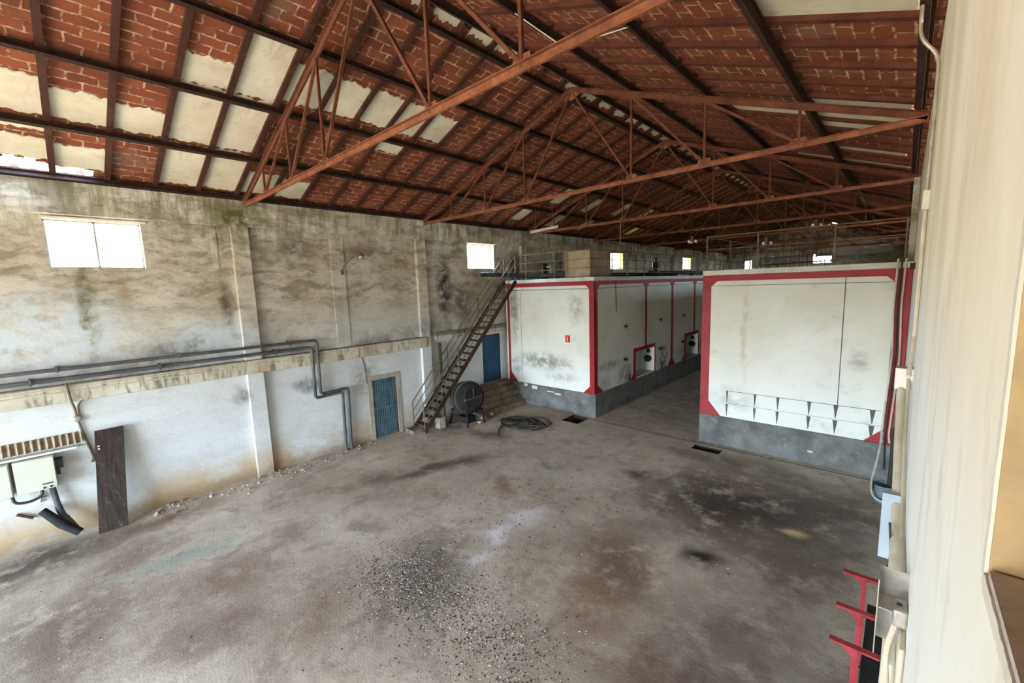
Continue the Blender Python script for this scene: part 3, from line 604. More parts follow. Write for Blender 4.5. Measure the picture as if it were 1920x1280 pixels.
# joists along each slope: copies of one mesh per slope
def joist_mesh(x0, x1):
    m = MB(); m.beam((x0, 0, zc(x0) + .225), (x1, 0, zc(x1) + .225), .10, .075, (0, 0, 1)); m.beam((x0, 0, zc(x0) + .20), (x1, 0, zc(x1) + .20), .05, .03, (0, 0, 1)); return m
jl = tag(joist_mesh(-13.6, -6.7).build('roof_joist', M_joistl), '', 'joist', 'red oxide joists of the left roof slope')
jr = tag(joist_mesh(-6.56, .45).build('roof_joist', M_joist), '', 'joist', 'red oxide joists of the right roof slope')
def jlabel(y, side):
    k = -1
    for i, t_ in enumerate(TY):
        if y > t_: k = i
    ordn = {}
    base = TY[k] if k >= 0 else None
    if k < 0:
        n_ = int(round((TY[0] - y) / .8357 + .28)); n_ = max(1, n_)
        return 'red oxide joist on the %s roof slope, %s in front of the nearest truss' % (side, ORD[n_ - 1])
    n_ = int((y - base) / (.8357 if side == 'left' else .78)) + 1
    return 'red oxide joist on the %s roof slope, %s beyond the %s truss' % (side, ORD[n_ - 1], ORD[k])
used_l = set()
first = {'left': jl, 'right': jr}
for side, src, lo in (('left', jl, -2), ('right', jr, 3)):
    kk = 0
    for k in range(lo, 59):
        y = .33 + .8357 * k if side == 'left' else JR(k)
        if y > YF: break
        lb = jlabel(y, side)
        if lb in used_l: lb = lb.replace('red oxide joist on', 'paired joist on')
        used_l.add(lb)
        o = src if kk == 0 else src.copy()
        if kk: COL.objects.link(o)
        o.location = (0, y, 0); o['label'] = lb; kk += 1

# ------------------------------------------------------------------ tanks
TF = 13.86; TH = 5.43; YB = 44.0
def chamfer(mb, pts, n=(0, -.014, 0)): mb.prism(pts, n)
def tank(name, x0, x1, label):
    T = thing(name, ((x0 + x1) / 2, TF, 0), label, 'tank', 'concrete storage tanks')
    MB().box((x0 + .03, TF + .03, .9), (x1 - .03, YB, TH)).build('tank_body', M_tank, T)
    return T
# left tank
AX0, AX1 = -13.23, -8.6
A = tank('storage_tank', AX0, AX1 + .03, 'left whitewashed concrete storage tank with red edges, beside the stair')
# body with alcoves: re-made as boxes around two niches on the corridor face
bpy.data.objects.remove(A.children[0])
NICH = [(17.25, 19.2, .98, 2.15), (23.1, 25.0, .98, 2.2), (29, 30.9, .98, 2.2), (34.8, 36.7, .98, 2.2)]
bd = MB(); bd.box((AX0 + .02, TF + .03, .9), (AX1 - .7, YB, TH)); grid_wall(bd, 'x', AX1 - .7, AX1, TF + .03, YB, .9, TH, NICH)
bd.build('tank_body', M_tank, A)
MB().box((AX0 - 0, TF - .03, 0), (AX1 + .06, YB, .93)).build('plinth', M_plinth, A, bevel=.015)
cp = MB().box((AX0 + .0, TF - .03, TH - .12), (AX1 + .05, TF + .25, TH + .03)); cp.box((AX1 - .25, TF + .25, TH - .12), (AX1 + .05, YB, TH + .03))
cp.build('coping', M_cap, A, bevel=.015)
MB().box((AX0 + .02, TF + .25, TH + .001), (AX1 - .25, YB, TH + .012)).build('tank_roof', M_tanktop, A)
rd = MB(); y = TF + .03; d = (0, -.02, 0)
zt, zb_ = TH - .12, TH - .28
rd.prism([(AX0, y, zb_), (AX1 + .02, y, zb_), (AX1 + .02, y, zt), (AX0, y, zt)], d)
rd.prism([(AX0 + .12, y, .93), (AX0 + .24, y, .93), (AX0 + .24, y, zb_), (AX0 + .12, y, zb_)], d)
rd.prism([(AX1 - .22, y, .93), (AX1 + .02, y, .93), (AX1 + .02, y, zb_), (AX1 - .22, y, zb_)], d)
rd.prism([(AX0 + .24, y, .93), (AX0 + .62, y, .93), (AX0 + .24, y, 1.35)], d)
rd.prism([(AX1 - .22, y, .93), (AX1 - .22, y, 1.22), (AX1 - .52, y, .93)], d)
rd.prism([(AX1 - .22, y, zb_), (AX1 - .36, y, zb_), (AX1 - .22, y, zb_ - .14)], d); rd.prism([(AX0 + .24, y, zb_), (AX0 + .24, y, zb_ - .28), (AX0 + .5, y, zb_)], d)
x = AX1; d = (.02, 0, 0)
rd.prism([(x, TF + .01, zb_), (x, YB, zb_), (x, YB, zt), (x, TF + .01, zt)], d)
rd.prism([(x, TF + .01, .93), (x, TF + .22, .93), (x, TF + .22, zb_), (x, TF + .01, zb_)], d)
rd.prism([(x, TF + .22, .93), (x, TF + .62, .93), (x, TF + .22, 1.25)], d); rd.prism([(x, TF + .22, zb_), (x, TF + .22, zb_ - .2), (x, TF + .4, zb_)], d)
for i, yy in enumerate([18.25, 21.2, 24.3, 27.3, 30.3, 33.3, 36.3, 39.3]):
    zz = 2.2 if any(n_[0] < yy < n_[1] for n_ in NICH) else .93
    rd.prism([(x, yy - .09, zz), (x, yy + .09, zz), (x, yy + .09, zb_), (x, yy - .09, zb_)], d)
    for sg in (-1, 1):
        rd.prism([(x, yy + sg * .09, zb_), (x, yy + sg * .30, zb_), (x, yy + sg * .09, zb_ - .2)], d)
        if zz < 1: rd.prism([(x, yy + sg * .09, .93), (x, yy + sg * .42, .93), (x, yy + sg * .09, 1.3)], d)
for n_ in NICH:
    rd.prism([(x, n_[0] - .2, n_[3]), (x, n_[1] + .02, n_[3]), (x, n_[1] + .02, n_[3] + .16), (x, n_[0] - .2, n_[3] + .16)], d)
    rd.prism([(x, n_[0] - .2, .93), (x, n_[0], .93), (x, n_[0], n_[3]), (x, n_[0] - .2, n_[3])], d); rd.prism([(x, n_[0] - .2, .93), (x, n_[0] - .2, 1.2), (x, n_[0] - .5, .93)], d)
    rd.prism([(x, n_[1], .93), (x, n_[1] + .07, .93), (x, n_[1] + .07, n_[3]), (x, n_[1], n_[3])], d)
    rd.box((AX1 - .69, n_[0], .98), (AX1, n_[0] + .012, n_[3]))
rd.build('red_trim', M_red, A)
for n_ in NICH:                        # hatch and box inside each alcove
    h = MB(); h.lathe((AX1 - .30, n_[1], 1.56), (0, -1, 0), [(0, .17), (.1, .17), (.1, .11), (.14, .10)], 20); hh_ = h.build('tank_hatch', M_black, A)
    MB().box((AX1 - .36, n_[1] - .1, 1.84), (AX1 - .2, n_[1] - .002, 2.02)).build('valve_box', M_black, A)
for yy in (16.25, 19.75, 22.6, 26, 29):      # sampling taps and drain cocks on the corridor face
    for zz, rr in ((3.38, .03), (1.97, .045)):
        if any(n_[0] < yy < n_[1] and zz < 2.2 for n_ in NICH): continue
        v = MB(); v.lathe((AX1 - .01, yy, zz), (1, 0, 0), [(0, rr * 1.6), (.03, rr * 1.6), (.03, rr), (.14, rr)], 14); v.beam((AX1 + .1, yy, zz - .10), (AX1 + .1, yy, zz + .11), .025, .025); v.build('tap', M_black, A)
ln = MB(); zl = TH - .42
ln.box((AX0 + .24, TF + .012, zl), (AX1 - .22, TF + .03, zl + .02)); ln.box((AX1 - .001, TF + .22, zl), (AX1 + .006, YB, zl + .02)); ln.box((AX0 + .9, TF + .022, .95), (AX0 + .91, TF + .03, 4.9))
ln.build('joint_line', M_mark, A)
wt = MB().beam((AX1 + .03, 15.45, 5.42), (AX1 + .04, 15.5, 4.05), .02, .02); wt.build('hanging_wire', M_blackc, A)
# patches of bare filler on the left plinth
for xx, w_, zz, hh in ((-12.2, .2, .80, .12), (-11.75, .3, .74, .14), (-10.9, .35, .72, .05), (-10.5, .3, .66, .07)): MB().box((xx, TF - .036, zz), (xx + w_, TF - .028, zz + hh)).build('chipped_patch', M_cap, A)

# right tank
BX0, BX1 = -4.66, RX
B = tank('storage_tank', BX0 + .03, BX1 + .02, 'right whitewashed concrete storage tank with red border, against the right wall')
MB().box((BX0, TF - .03, 0), (BX1, YB, .93)).build('plinth', M_plinth, B, bevel=.015)
cp = MB().box((BX0 + .0, TF - .02, TH - .10), (BX1, TF + .25, TH + .05)); cp.box((BX0, TF + .25, TH - .12), (BX0 + .25, YB, TH + .05)); cp.build('coping', M_cap, B, bevel=.015)
MB().box((BX0 + .25, TF + .25, TH + .001), (BX1, YB, TH + .012)).build('tank_roof', M_tanktop, B)
rd = MB(); y = TF + .03; d = (0, -.02, 0); zt, zb_ = TH - .10, TH - .28; X0, X1 = BX0, BX1 - .01
rd.prism([(X0, y, zb_), (X1, y, zb_), (X1, y, zt), (X0, y, zt)], d)
rd.prism([(X0, y, .93), (X0 + .25, y, .93), (X0 + .25, y, zb_), (X0, y, zb_)], d); rd.prism([(X1 - .28, y, .93), (X1, y, .93), (X1, y, zb_), (X1 - .28, y, zb_)], d)
rd.prism([(X0 + .25, y, .93), (X0 + .62, y, .93), (X0 + .25, y, 1.38)], d); rd.prism([(X1 - .28, y, .93), (X1 - .28, y, 1.32), (X1 - .66, y, .93)], d)
rd.prism([(X0 + .25, y, zb_), (X0 + .25, y, zb_ - .16), (X0 + .42, y, zb_)], d); rd.prism([(X1 - .28, y, zb_), (X1 - .45, y, zb_), (X1 - .28, y, zb_ - .16)], d)
rd.box((X0 + .0, TF + .03, .93), (X0 + .015, TF + .3, zt)); rd.box((X0, TF + .3, zb_), (X0 + .015, YB, zt))
rd.build('red_trim', M_red, B)
mk = MB(); yy = TF + .024
mk.box((X0 + .25, yy, 5.0), (X1 - .28, TF + .03, 5.015)); mk.box((-1.14, yy, 1.78), (-1.12, TF + .03, 5.31))
mk.box((-3.87, yy, 1.76), (-.25, TF + .03, 1.772)); mk.box((-3.87, yy, 1.37), (-.2, TF + .03, 1.376))
for i, xx in enumerate((-3.86, -3.09, -2.5, -1.75, -1.16, -.41)):
    for za, zb2 in ((1.77, 1.40), (1.35, .98)):
        w_ = .03 + .006 * i; mk.prism([(xx - w_, yy, za), (xx + w_, yy, za), (xx + .006, yy, zb2), (xx - .006, yy, zb2)], (0, .006, 0))
mk.build('gauge_marks', M_mark, B)
MB().box((-1.72, TF - .036, .34), (-1.6, TF - .028, .39)).build('chipped_patch', M_cap, B)

# railings on the tank tops
def railing(name, pts, posts, h, label, mids=(.33, .66), mat=M_rail, r=.02, z0=TH + .03, parent_group='tank top railings'):
    T = thing(name, (pts[0][0], pts[0][1], z0), label, 'railing', parent_group)
    for f in (1.0,) + tuple(mids):
        MB().tube([(p[0], p[1], z0 + h * f) for p in pts], r if f == 1 else r * .75, 6).build('rail', mat, T)
    for p in posts: MB().beam((p[0], p[1], z0), (p[0], p[1], z0 + h), r * 1.8, r * 1.8).build('post', mat, T)
    return T
railing('tank_railing', [(-12.42, 13.95), (-9.95, 13.95)], [(-12.0, 13.95), (-10.5, 13.95), (-9.96, 13.95)], 1.05, 'short steel railing at the stair top on the left tank front')
side = [15.42] + [16.7 + 1.62 * k for k in range(17)]
railing('tank_railing', [(-8.72, 15.42), (-8.72, side[-1])], [(-8.72, y_) for y_ in side], 1.03, 'long steel railing along the corridor edge of the left tank')
railing('tank_railing', [(BX0 + .06, 14.0), (-.02, 14.0)], [(BX0 + .06, 14.0), (-3.2, 14.0), (-1.42, 14.0), (-.05, 14.0)], 1.03, 'tall steel railing along the front edge of the right tank', (.62,), z0=TH + .051)
railing('tank_railing', [(BX0 + .08, 14.1), (BX0 + .08, 40.1)], [(BX0 + .08, 16.3 + 2.6 * k) for k in range(10)], 1.03, 'long steel railing along the corridor edge of the right tank', (.33, .66), z0=TH + .051)

# lattice stair cage further back on the right tank
cg = thing('ladder_cage', (-3.0, 18.5, TH + .01), 'dark lattice stair cage standing on the right tank', 'cage')
for sy in (18.0, 19.0):
    m = MB()
    for k in range(9): m.beam((-4.0 + .26 * k, sy, TH + .02), (-4.0 + .26 * k, sy, TH + .72 + .012 * k * (9 - k)), .022, .022)
    m.build('bars', M_rail, cg)
    for zz in (.25, .48, .72): MB().beam((-4.05, sy, TH + zz), (-1.85, sy, TH + zz + .06), .03, .03).build('rail', M_rail, cg)
for sx in (-4.05, -1.85): MB().beam((sx, 18.0, TH + .7), (sx, 19.0, TH + .7), .03, .03).build('rail', M_rail, cg)

# tan panel tank on the left tank
bx = thing('water_tank', (-9.33, 14.65, TH + .03), 'tan ribbed box-shaped water tank on the left tank corner', 'tank')
m = MB(); m.box((-9.86, 13.95, TH + .03), (-8.83, 15.35, TH + 1.05)); shl = m.build('tank_shell', M_box, bx, bevel=.02); M_rib = plain('tan_rib', (.24, .17, .09), .6)
for zz in (.06, .38, .71, 1.03):
    MB().box((-9.90, 13.91, TH + zz), (-8.79, 15.39, TH + zz + .03)).build('rib', M_rib, shl)
for xx, yy in ((-9.88, 13.93), (-8.81, 13.93), (-8.81, 15.37)): MB().box((xx - .02, yy - .02, TH + .03), (xx + .02, yy + .02, TH + 1.06)).build('corner_post', M_box, bx)

# fat hose lying over the left tank edge, and pumps and pipes on the roof
fh = MB(); fh.tube(roundpath([(-13.0, 12.2, 5.72), (-12.7, 13.2, 5.70), (-12.0, 14.25, 5.62), (-10.2, 14.5, 5.60), (-9.95, 14.9, 5.58)], .5, 6), .085, 12)
tag(fh.build('suction_hose', M_hose), 'fat dark suction hose poking out past the stair top', 'hose')
pu = thing('pump', (-11.75, 14.9, TH + .02), 'dark pump standing behind the stair-top railing', 'pump')
MB().lathe((-11.75, 14.9, TH + .02), (0, 0, 1), [(0, .2), (.05, .2), (.05, .16), (.62, .16), (.7, .1)], 16).build('motor', M_black, pu)
MB().tube([(-11.75, 14.9, TH + .55), (-11.35, 14.85, TH + .58), (-11.3, 14.8, TH + .1)], .05, 10).build('outlet_pipe', M_metal, pu)
for (a, b, zz, lab) in (((-9.6, 16.2), (-9.5, 24.0), .14, 'long black pipe lying along the left tank roof, the near one'), ((-9.0, 19.5), (-9.1, 30.5), .22, 'raised black pipe along the left tank roof, the far one')):
    t_ = thing('roof_pipe', (a[0], a[1], TH + .012), lab, 'pipe', 'pipes on the left tank roof')
    MB().tube([(a[0], a[1], TH + zz), (b[0], b[1], TH + zz)], .09, 10).build('pipe', M_black, t_)
    for f in (.1, .5, .9):
        yy = a[1] + (b[1] - a[1]) * f; xx = a[0] + (b[0] - a[0]) * f; MB().box((xx - .12, yy - .06, TH + .012), (xx + .12, yy + .06, TH + zz - .04)).build('support_block', M_tanktop, t_)
v = thing('pump', (-9.3, 22.2, TH + .012), 'upright valve and motor beside the far window', 'pump')
MB().lathe((-9.9, 22.2, TH + .012), (0, 0, 1), [(0, .12), (.5, .12), (.5, .2), (.8, .2), (.8, .08), (1.05, .08)], 14).build('valve_body', M_black, v)
MB().lathe((-9.9, 22.2, TH + 1.0), (0, 0, 1), [(0, .16), (.03, .16)], 14).build('hand_wheel', M_rail, v)

# fire extinguisher sign
fs = thing('fire_sign', (-9.83, TF, 3.04), 'small red fire extinguisher sign on the left tank front', 'sign')
plt = MB().box((-9.94, TF - .002, 2.90), (-9.73, TF + .028, 3.18)).build('plate', M_sign, fs)
m = MB().lathe((-9.835, TF - .006, 2.95), (0, 0, 1), [(0, .026), (.12, .026), (.15, .01), (.175, .01)], 10); m.beam((-9.85, TF - .006, 3.12), (-9.80, TF - .006, 3.14), .008, .012); m.build('extinguisher_symbol', M_white, plt)

# ------------------------------------------------------------------ steel stair
SXL, SXR = -13.15, -12.45; P0 = (8.62, 0.0); P1 = (13.76, 5.42)
st = thing('steel_stair', (-12.8, 8.6, 0), 'steep rusty steel stair climbing to the left tank top', 'stair')
def sp(f, x, dz=0): return (x, P0[0] + (P1[0] - P0[0]) * f, P0[1] + (P1[1] - P0[1]) * f + dz)
for x in (SXL, SXR): MB().beam(sp(0, x, .06), sp(1, x, 0), .04, .17, (0, -.7, .7)).build('stringer', M_stringer, st)
NTd = 23
for k in range(1, NTd):
    c = sp(k / NTd, 0); MB().box((SXL + .02, c[1] - .13, c[2] - .015), (SXR - .02, c[1] + .13, c[2] + .015)).build('tread', M_stairsteel, st)
for x in (SXL, SXR):
    for hh in (1.08, .74, .42): MB().tube([sp(0, x, hh), sp(1, x, hh)], .024 if hh > 1 else .016, 6).build('handrail' if hh > 1 else 'mid_rail', M_rail, st)
    for f in (0, .34, .68, 1): 
        c = sp(f, x); MB().beam(c, (c[0], c[1], c[2] + 1.08), .035, .035).build('rail_post', M_rail, st)
MB().box((-13.22, 8.30, 0), (-12.72, 8.72, .14)).build('base_block', M_step, st)
MB().beam((-13.08, 9.98, .0), (-13.08, 9.98, 1.35), .12, .10).build('support_post', M_oldgreen, st)
gp = MB().box((-13.20, 9.9, 1.6), (-13.08, 10.05, 3.12)); tag(gp.build('wall_channel', M_oldgreen), 'greenish vertical steel channel behind the stair', 'channel')

# mixer under the stair
mx = thing('drum_mixer', (-12.15, 10.42, 0), 'dark steel drum mixer on a frame under the stair', 'mixer')
ax = Vector((.97, -.16, .12)).normalized(); c0 = Vector((-12.18, 10.42, 1.03))
drum = MB().lathe(c0, ax, [(-.62, .02), (-.62, .30), (-.5, .42), (-.25, .585), (.20, .60), (.40, .55), (.50, .40), (.52, .38), (.50, .36), (.50, .02)], 28).build('drum', M_mixer, mx)
MB().lathe(c0, ax, [(.17, .59), (.17, .635), (.23, .635), (.23, .59)], 28).build('ring_gear', M_mixer2, drum)
MB().lathe(c0, ax, [(-.12, .59), (-.12, .615), (-.09, .615), (-.09, .59)], 28).build('drum_band', M_mixer2, drum)
e = c0 + ax * .53; yv = Vector((0, 1, 0)); m = MB(); m.beam(e - yv * .45, e + yv * .45, .05, .05); m.beam(e - Vector((0, 0, .05)), e + Vector((0, 0, .35)), .03, .03); m.build('lid_bar', M_mixer2, drum)
for sx, sy in ((-.45, -.4), (-.45, .4), (.45, -.4), (.45, .4)):
    MB().beam((c0.x + sx * 1.15, c0.y + sy * 1.1, 0), (c0.x + sx * .8, c0.y + sy * .9, .62), .06, .06).build('leg', M_mixer, mx)
m = MB()
for sy in (-.4, .4): m.beam((c0.x - .5, c0.y + sy, .35), (c0.x + .5, c0.y + sy, .35), .05, .07)
for sx in (-.45, .45): m.beam((c0.x + sx, c0.y - .42, .55), (c0.x + sx, c0.y + .42, .55), .05, .07)
m.build('cradle', M_mixer, mx)
MB().box((c0.x - .15, c0.y - .35, .12), (c0.x + .4, c0.y + .1, .36)).build('motor_box', M_mixer, mx)
MB().box((-12.72, 9.28, 0), (-12.45, 9.55, .42)).build('counterweight', M_rubble, mx)

# concrete steps to the blue door
sp_ = thing('concrete_steps', (-12.7, 12.4, 0), 'worn concrete steps rising to the deep blue door', 'steps')
SS = MB(); hs = [(-12.98, 1.0), (-12.76, .8), (-12.54, .6), (-12.32, .4), (-12.1, .2)]
px_ = W + .002
for x_, h_ in hs: MB().box((px_, 11.15 + (.0 if h_ > .9 else .12 * (1 - h_)), 0), (x_, TF - .04, h_)).build('step', M_step, sp_, bevel=.02); px_ = x_
rbm = MB(); rnd = random.Random(5)
def rock(mb, c, s, rnd=rnd):
    vs = []; 
    for a in ((1, 0, 0), (-1, 0, 0), (0, 1, 0), (0, -1, 0), (0, 0, 1), (0, 0, -.3), (.6, .6, .5), (-.6, .6, .4), (.6, -.6, .5), (-.6, -.6, .4)):
        k = .7 + .6 * rnd.random(); vs.append(Vector((a[0] * s[0] * k, a[1] * s[1] * k, a[2] * s[2] * k)))
    bm = bmesh.new(); [bm.verts.new(v) for v in vs]; bmesh.ops.convex_hull(bm, input=bm.verts); bm.verts.ensure_lookup_table()
    bm.verts.index_update(); rz = rnd.random() * PI; R = Matrix.Rotation(rz, 3, 'Z'); c = Vector(c)
    mb.add([c + R @ v.co for v in bm.verts], [[v.index for v in f.verts] for f in bm.faces]); bm.free()
for (c, s, lab) in (((-11.9, 10.95, .1), (.16, .14, .16), 'larger pale stone lump at the foot of the concrete steps'), ((-12.0, 11.25, .32), (.13, .1, .12), 'pale stone lump lying against the lowest concrete step'), ((-11.65, 10.55, .08), (.1, .1, .12), 'small pale stone lump beside the drum mixer')):
    m = MB(); rock(m, c if c[2] < .3 else (-11.93, 11.5, .08), s); tag(m.build('stone_lump', M_rubble), lab, 'stone', 'stone lumps by the steps')

# coil of hose
coil = MB(); path = []; rnd = random.Random(8)
for k in range(0, 170):
    a = k * .2; ph = a / (2 * PI); rx = .55 + .22 * math.sin(ph * 2.1) + .1 * math.sin(ph * 5); ry = .42 + .15 * math.sin(ph * 1.7 + 1)
    cx = -10.55 + .22 * math.sin(ph * .9); path.append((cx + rx * math.cos(a), 11.55 + ry * math.sin(a), .035 + .012 * (k / 26) * (.7 + .3 * math.sin(a * 1.3))))
coil.tube(path, .028, 7)
hc = tag(coil.build('hose_coil', M_hose, origin=(-10.5, 11.55, 0)), 'messy coil of black rubber hose on the floor near the left tank', 'hose')
c2 = MB()
for rx, ry, cx, cy, z in ((.85, .62, -10.25, 11.6, .03), (.70, .60, -10.0, 11.75, .085), (.60, .52, -9.85, 11.8, .14), (.92, .58, -10.4, 11.5, .055)):
    c2.tube([(cx + rx * math.cos(2 * PI * k / 48), cy + ry * math.sin(2 * PI * k / 48) + .04 * math.sin(k * .7), z + .012 * math.sin(k * .5)) for k in range(48)], .024, 7, closed=True)
c2.tube(roundpath([(-10.9, 11.1, .03), (-10.6, 10.5, .028), (-10.2, 10.1, .028)], .3, 5), .024, 7)
c2.build('outer_loops', M_hose, hc)

# ------------------------------------------------------------------ left wall fittings
def pipe_thing(pts, r, label, mat, cl_y, name='grey_pipe', group=None):
    T = thing(name, pts[0], label, 'pipe', group)
    MB().tube(roundpath(pts, .11, 5), r, 12).build('pipe', mat, T)
    for p in cl_y: MB().box((W + .0 if p[0] < -13.2 else W, p[1] - .02, p[2] - r * 1.35), (-13.15 + r, p[1] + .02, p[2] + r * 1.35)).build('pipe_clip', mat, T)
    return T
pipe_thing([(-13.16, NEAR_Y + .2, 3.76), (-13.16, 5.36, 3.76), (-13.2, 5.36, 2.06), (-13.25, 6.27, 2.08), (-13.25, 6.22, .0)], .042, 'upper grey pipe along the left ledge that drops outermost to the floor', M_pipe, [(-13.3, y_, 3.76) for y_ in (-.1, 2.0, 4.6)], group='grey pipes on the left wall')
pipe_thing([(-13.17, NEAR_Y + .2, 3.53), (-13.17, 5.20, 3.56), (-13.22, 5.20, 1.96), (-13.27, 6.08, 1.98), (-13.27, 6.05, .0)], .048, 'lower grey pipe resting on the left ledge, inner of the pair', M_pipe, [(-13.3, y_, 3.545) for y_ in (-.5, 1.6, 4.2)], group='grey pipes on the left wall')
for zz, rr, lab in ((3.375, .013, 'thin cream conduit highest on the ledge face'), (3.33, .011, 'thin cream conduit in the middle of the ledge face'), (3.255, .015, 'thin cream conduit lowest on the ledge face')):
    m = MB().tube([(W + .19 + rr, NEAR_Y + .1, zz), (W + .19 + rr, 9.45, zz)], rr, 6); tag(m.build('conduit', M_cable), lab, 'conduit', 'cream conduits along the left ledge')
# drop cable with a round junction box
dc = thing('drop_cable', (W, .1, 2.6), 'dark cable dropping from the ledge through a round junction box', 'cable')
MB().tube(roundpath([(W + .235, .0, 3.45), (W + .235, .04, 3.0), (W + .05, .07, 2.85), (W + .035, .08, 2.6), (W + .035, .16, 2.1), (W + .035, .24, 1.65), (W + .035, .2, 1.55)], .1, 4), .022, 8).build('cable', M_rail, dc)
MB().tube(roundpath([(W + .04, .2, 3.0), (W + .03, .13, 2.9), (W + .03, .12, 2.6)], .08, 4), .018, 8).build('cable', M_rail, dc)
MB().lathe((W, .08, 2.6), (1, 0, 0), [(0, .07), (.07, .07), (.08, .055)], 16).build('junction_box', M_metal, dc)
dc2 = MB().tube(roundpath([(W + .02, 6.90, 3.02), (W + .02, 6.96, 2.7), (W + .02, 7.02, 2.05)], .1, 3), .014, 6); tag(dc2.build('drop_cable', M_rail), 'thin dark cable running down from the ledge beside the faded blue door', 'cable')

# bracket lamp
bl = thing('wall_lamp', (W, 6.48, 5.9), 'small bracket lamp on a curved arm high on the left wall', 'lamp')
MB().tube(roundpath([(W + .02, 6.46, 5.85), (W + .1, 6.5, 6.02), (W + .38, 6.72, 6.32), (W + .55, 6.82, 6.36)], .15, 4), .016, 6).build('arm', M_rail, bl)
shd = MB().lathe((W + .56, 6.83, 6.42), (.1, .1, -1), [(0, .03), (.04, .05), (.10, .13), (.12, .13)], 16).build('lamp_shade', M_rail, bl)
MB().lathe((W + .565, 6.835, 6.33), (0, 0, -1), [(0, .05), (.06, .05), (.09, .02)], 12).build('bulb', M_white, shd)
MB().box((W, 6.40, 5.75), (W + .05, 6.50, 5.92)).build('wall_bracket', M_rail, bl)
cd = MB().tube([(W + .015, 6.42, 5.74), (W + .015, 6.46, 3.5)], .02, 6); tag(cd.build('conduit', M_cable), 'vertical cream conduit below the bracket lamp', 'conduit')

# electrical cabinets under a corrugated awning
CABX = -13.1
aw = thing('corrugated_awning', (W, -1.4, 2.05), 'corrugated fibre-cement strip above the cream cabinets', 'awning')
m = MB(); K = 256; ys = [-3.2 + 3.3 * k / K for k in range(K + 1)]
vs = []
for k, y_ in enumerate(ys):
    dz = .026 * math.cos(2 * PI * (y_ / .105)); dx = dz * 1.2; vs += [(W + .03 + dx, y_, 2.31), (W + .11 + dx, y_, 2.07), (W + .10 + dx, y_, 2.065), (W + .02 + dx, y_, 2.30)]
fs_ = []
for k in range(K):
    a = 4 * k; b = a + 4; fs_ += [(a, b, b + 1, a + 1), (a + 2, b + 2, b + 3, a + 3), (a + 1, b + 1, b + 2, a + 2)]
m.add(vs, fs_, True); m.build('corrugated_sheet', M_fibre, aw)
MB().box((W + .0, -3.2, 1.98), (W + .2, .0, 2.02)).build('shelf_board', M_white, aw)
for i, (a, b, lab) in enumerate(((-.94, -.36, 'cream electrical cabinet with a side switch, the whole one'), (-1.56, -.99, 'cream electrical cabinet cut by the left picture edge'))):
    cbn = thing('electrical_cabinet', (CABX - .1, (a + b) / 2, 1.26), lab, 'cabinet', 'cream electrical cabinets')
    MB().box((W + .002, a, 1.26), (CABX - .03, b, 1.95)).build('cabinet_body', M_cab, cbn, bevel=.008)
    cdr = MB().box((CABX - .028, a + .01, 1.27), (CABX, b - .01, 1.94)).build('cabinet_door', M_cab, cbn, bevel=.006)
    if i == 0:
        MB().box((CABX, b - .22, 1.375), (CABX + .004, b - .06, 1.40)).build('name_strip', M_black, cdr)
        for yy in (b - .2, b - .1): MB().lathe((CABX, yy, 1.31), (1, 0, 0), [(0, .022), (.01, .022)], 10).build('lock', M_black, cdr)
        sw = MB().box((W + .06, b, 1.64), (CABX - .05, b + .12, 1.84)); sw.box((W + .1, b + .0, 1.5), (CABX - .08, b + .06, 1.62)); sw.build('side_switch', M_black, cbn)
    
lc = MB().tube(roundpath([(CABX - .1, -1.02, 1.26), (CABX - .08, -1.0, 1.10), (CABX - .06, -.8, 1.06), (CABX - .08, -.62, 1.12), (CABX - .1, -.6, 1.26)], .1, 5), .028, 8)
tag(lc.build('cable_loop', M_blackc), 'thick black cable loop under the cream cabinets', 'cable')
ct = MB().tube(roundpath([(W + .12, -.46, 1.26), (W + .15, -.43, .9), (W + .17, -.40, .62), (W + .25, -.28, .35), (W + .32, -.18, .12)], .15, 5), [.05] * 6 + [.06] * 6 + [.07] * (len(roundpath([(0, 0, 0), (1, 0, 0), (1, 1, 0), (2, 1, 0), (2, 2, 0)], .15, 5)) - 12), 10)
tag(ct.build('cable_bundle', M_pipe), 'thick dark cable bundle hanging from the cabinet to the floor', 'cable')
tr = MB(); pr = [( -.11, .0), (-.08, -.07), (0, -.10), (.08, -.07), (.11, 0), (.09, .0), (.065, -.055), (0, -.08), (-.065, -.055), (-.09, 0)]
a_ = Vector((W + .2, -.66, .80)); b_ = Vector((W + .42, -.16, .16)); dd = (b_ - a_); rr = Vector((.6, 0, .3)).normalized(); uu = Vector((.3, -.5, .8)).normalized()
tr.tube([a_, a_.lerp(b_, .5) + Vector((.02, 0, -.05)), b_], [.075, .09, .08], 12); tag(tr.build('cable_duct', M_duct), 'dark rounded duct leaning under the cabinets', 'duct')
br = MB().beam((W + .03, -.66, .93), (W + .03, -.60, 1.15), .03, .02); br.beam((W + .03, -.66, 1.04), (W + .03, -.56, 1.04), .02, .02); tag(br.build('wall_hook', M_rail), 'small dark hook on the wall between cabinet and trough', 'hook')
br = MB().beam((W + .03, -1.02, .80), (W + .05, -.80, .64), .05, .04); tag(br.build('pipe_stub', M_stringer), 'short rusty pipe stub on the wall under the cabinets', 'pipe')
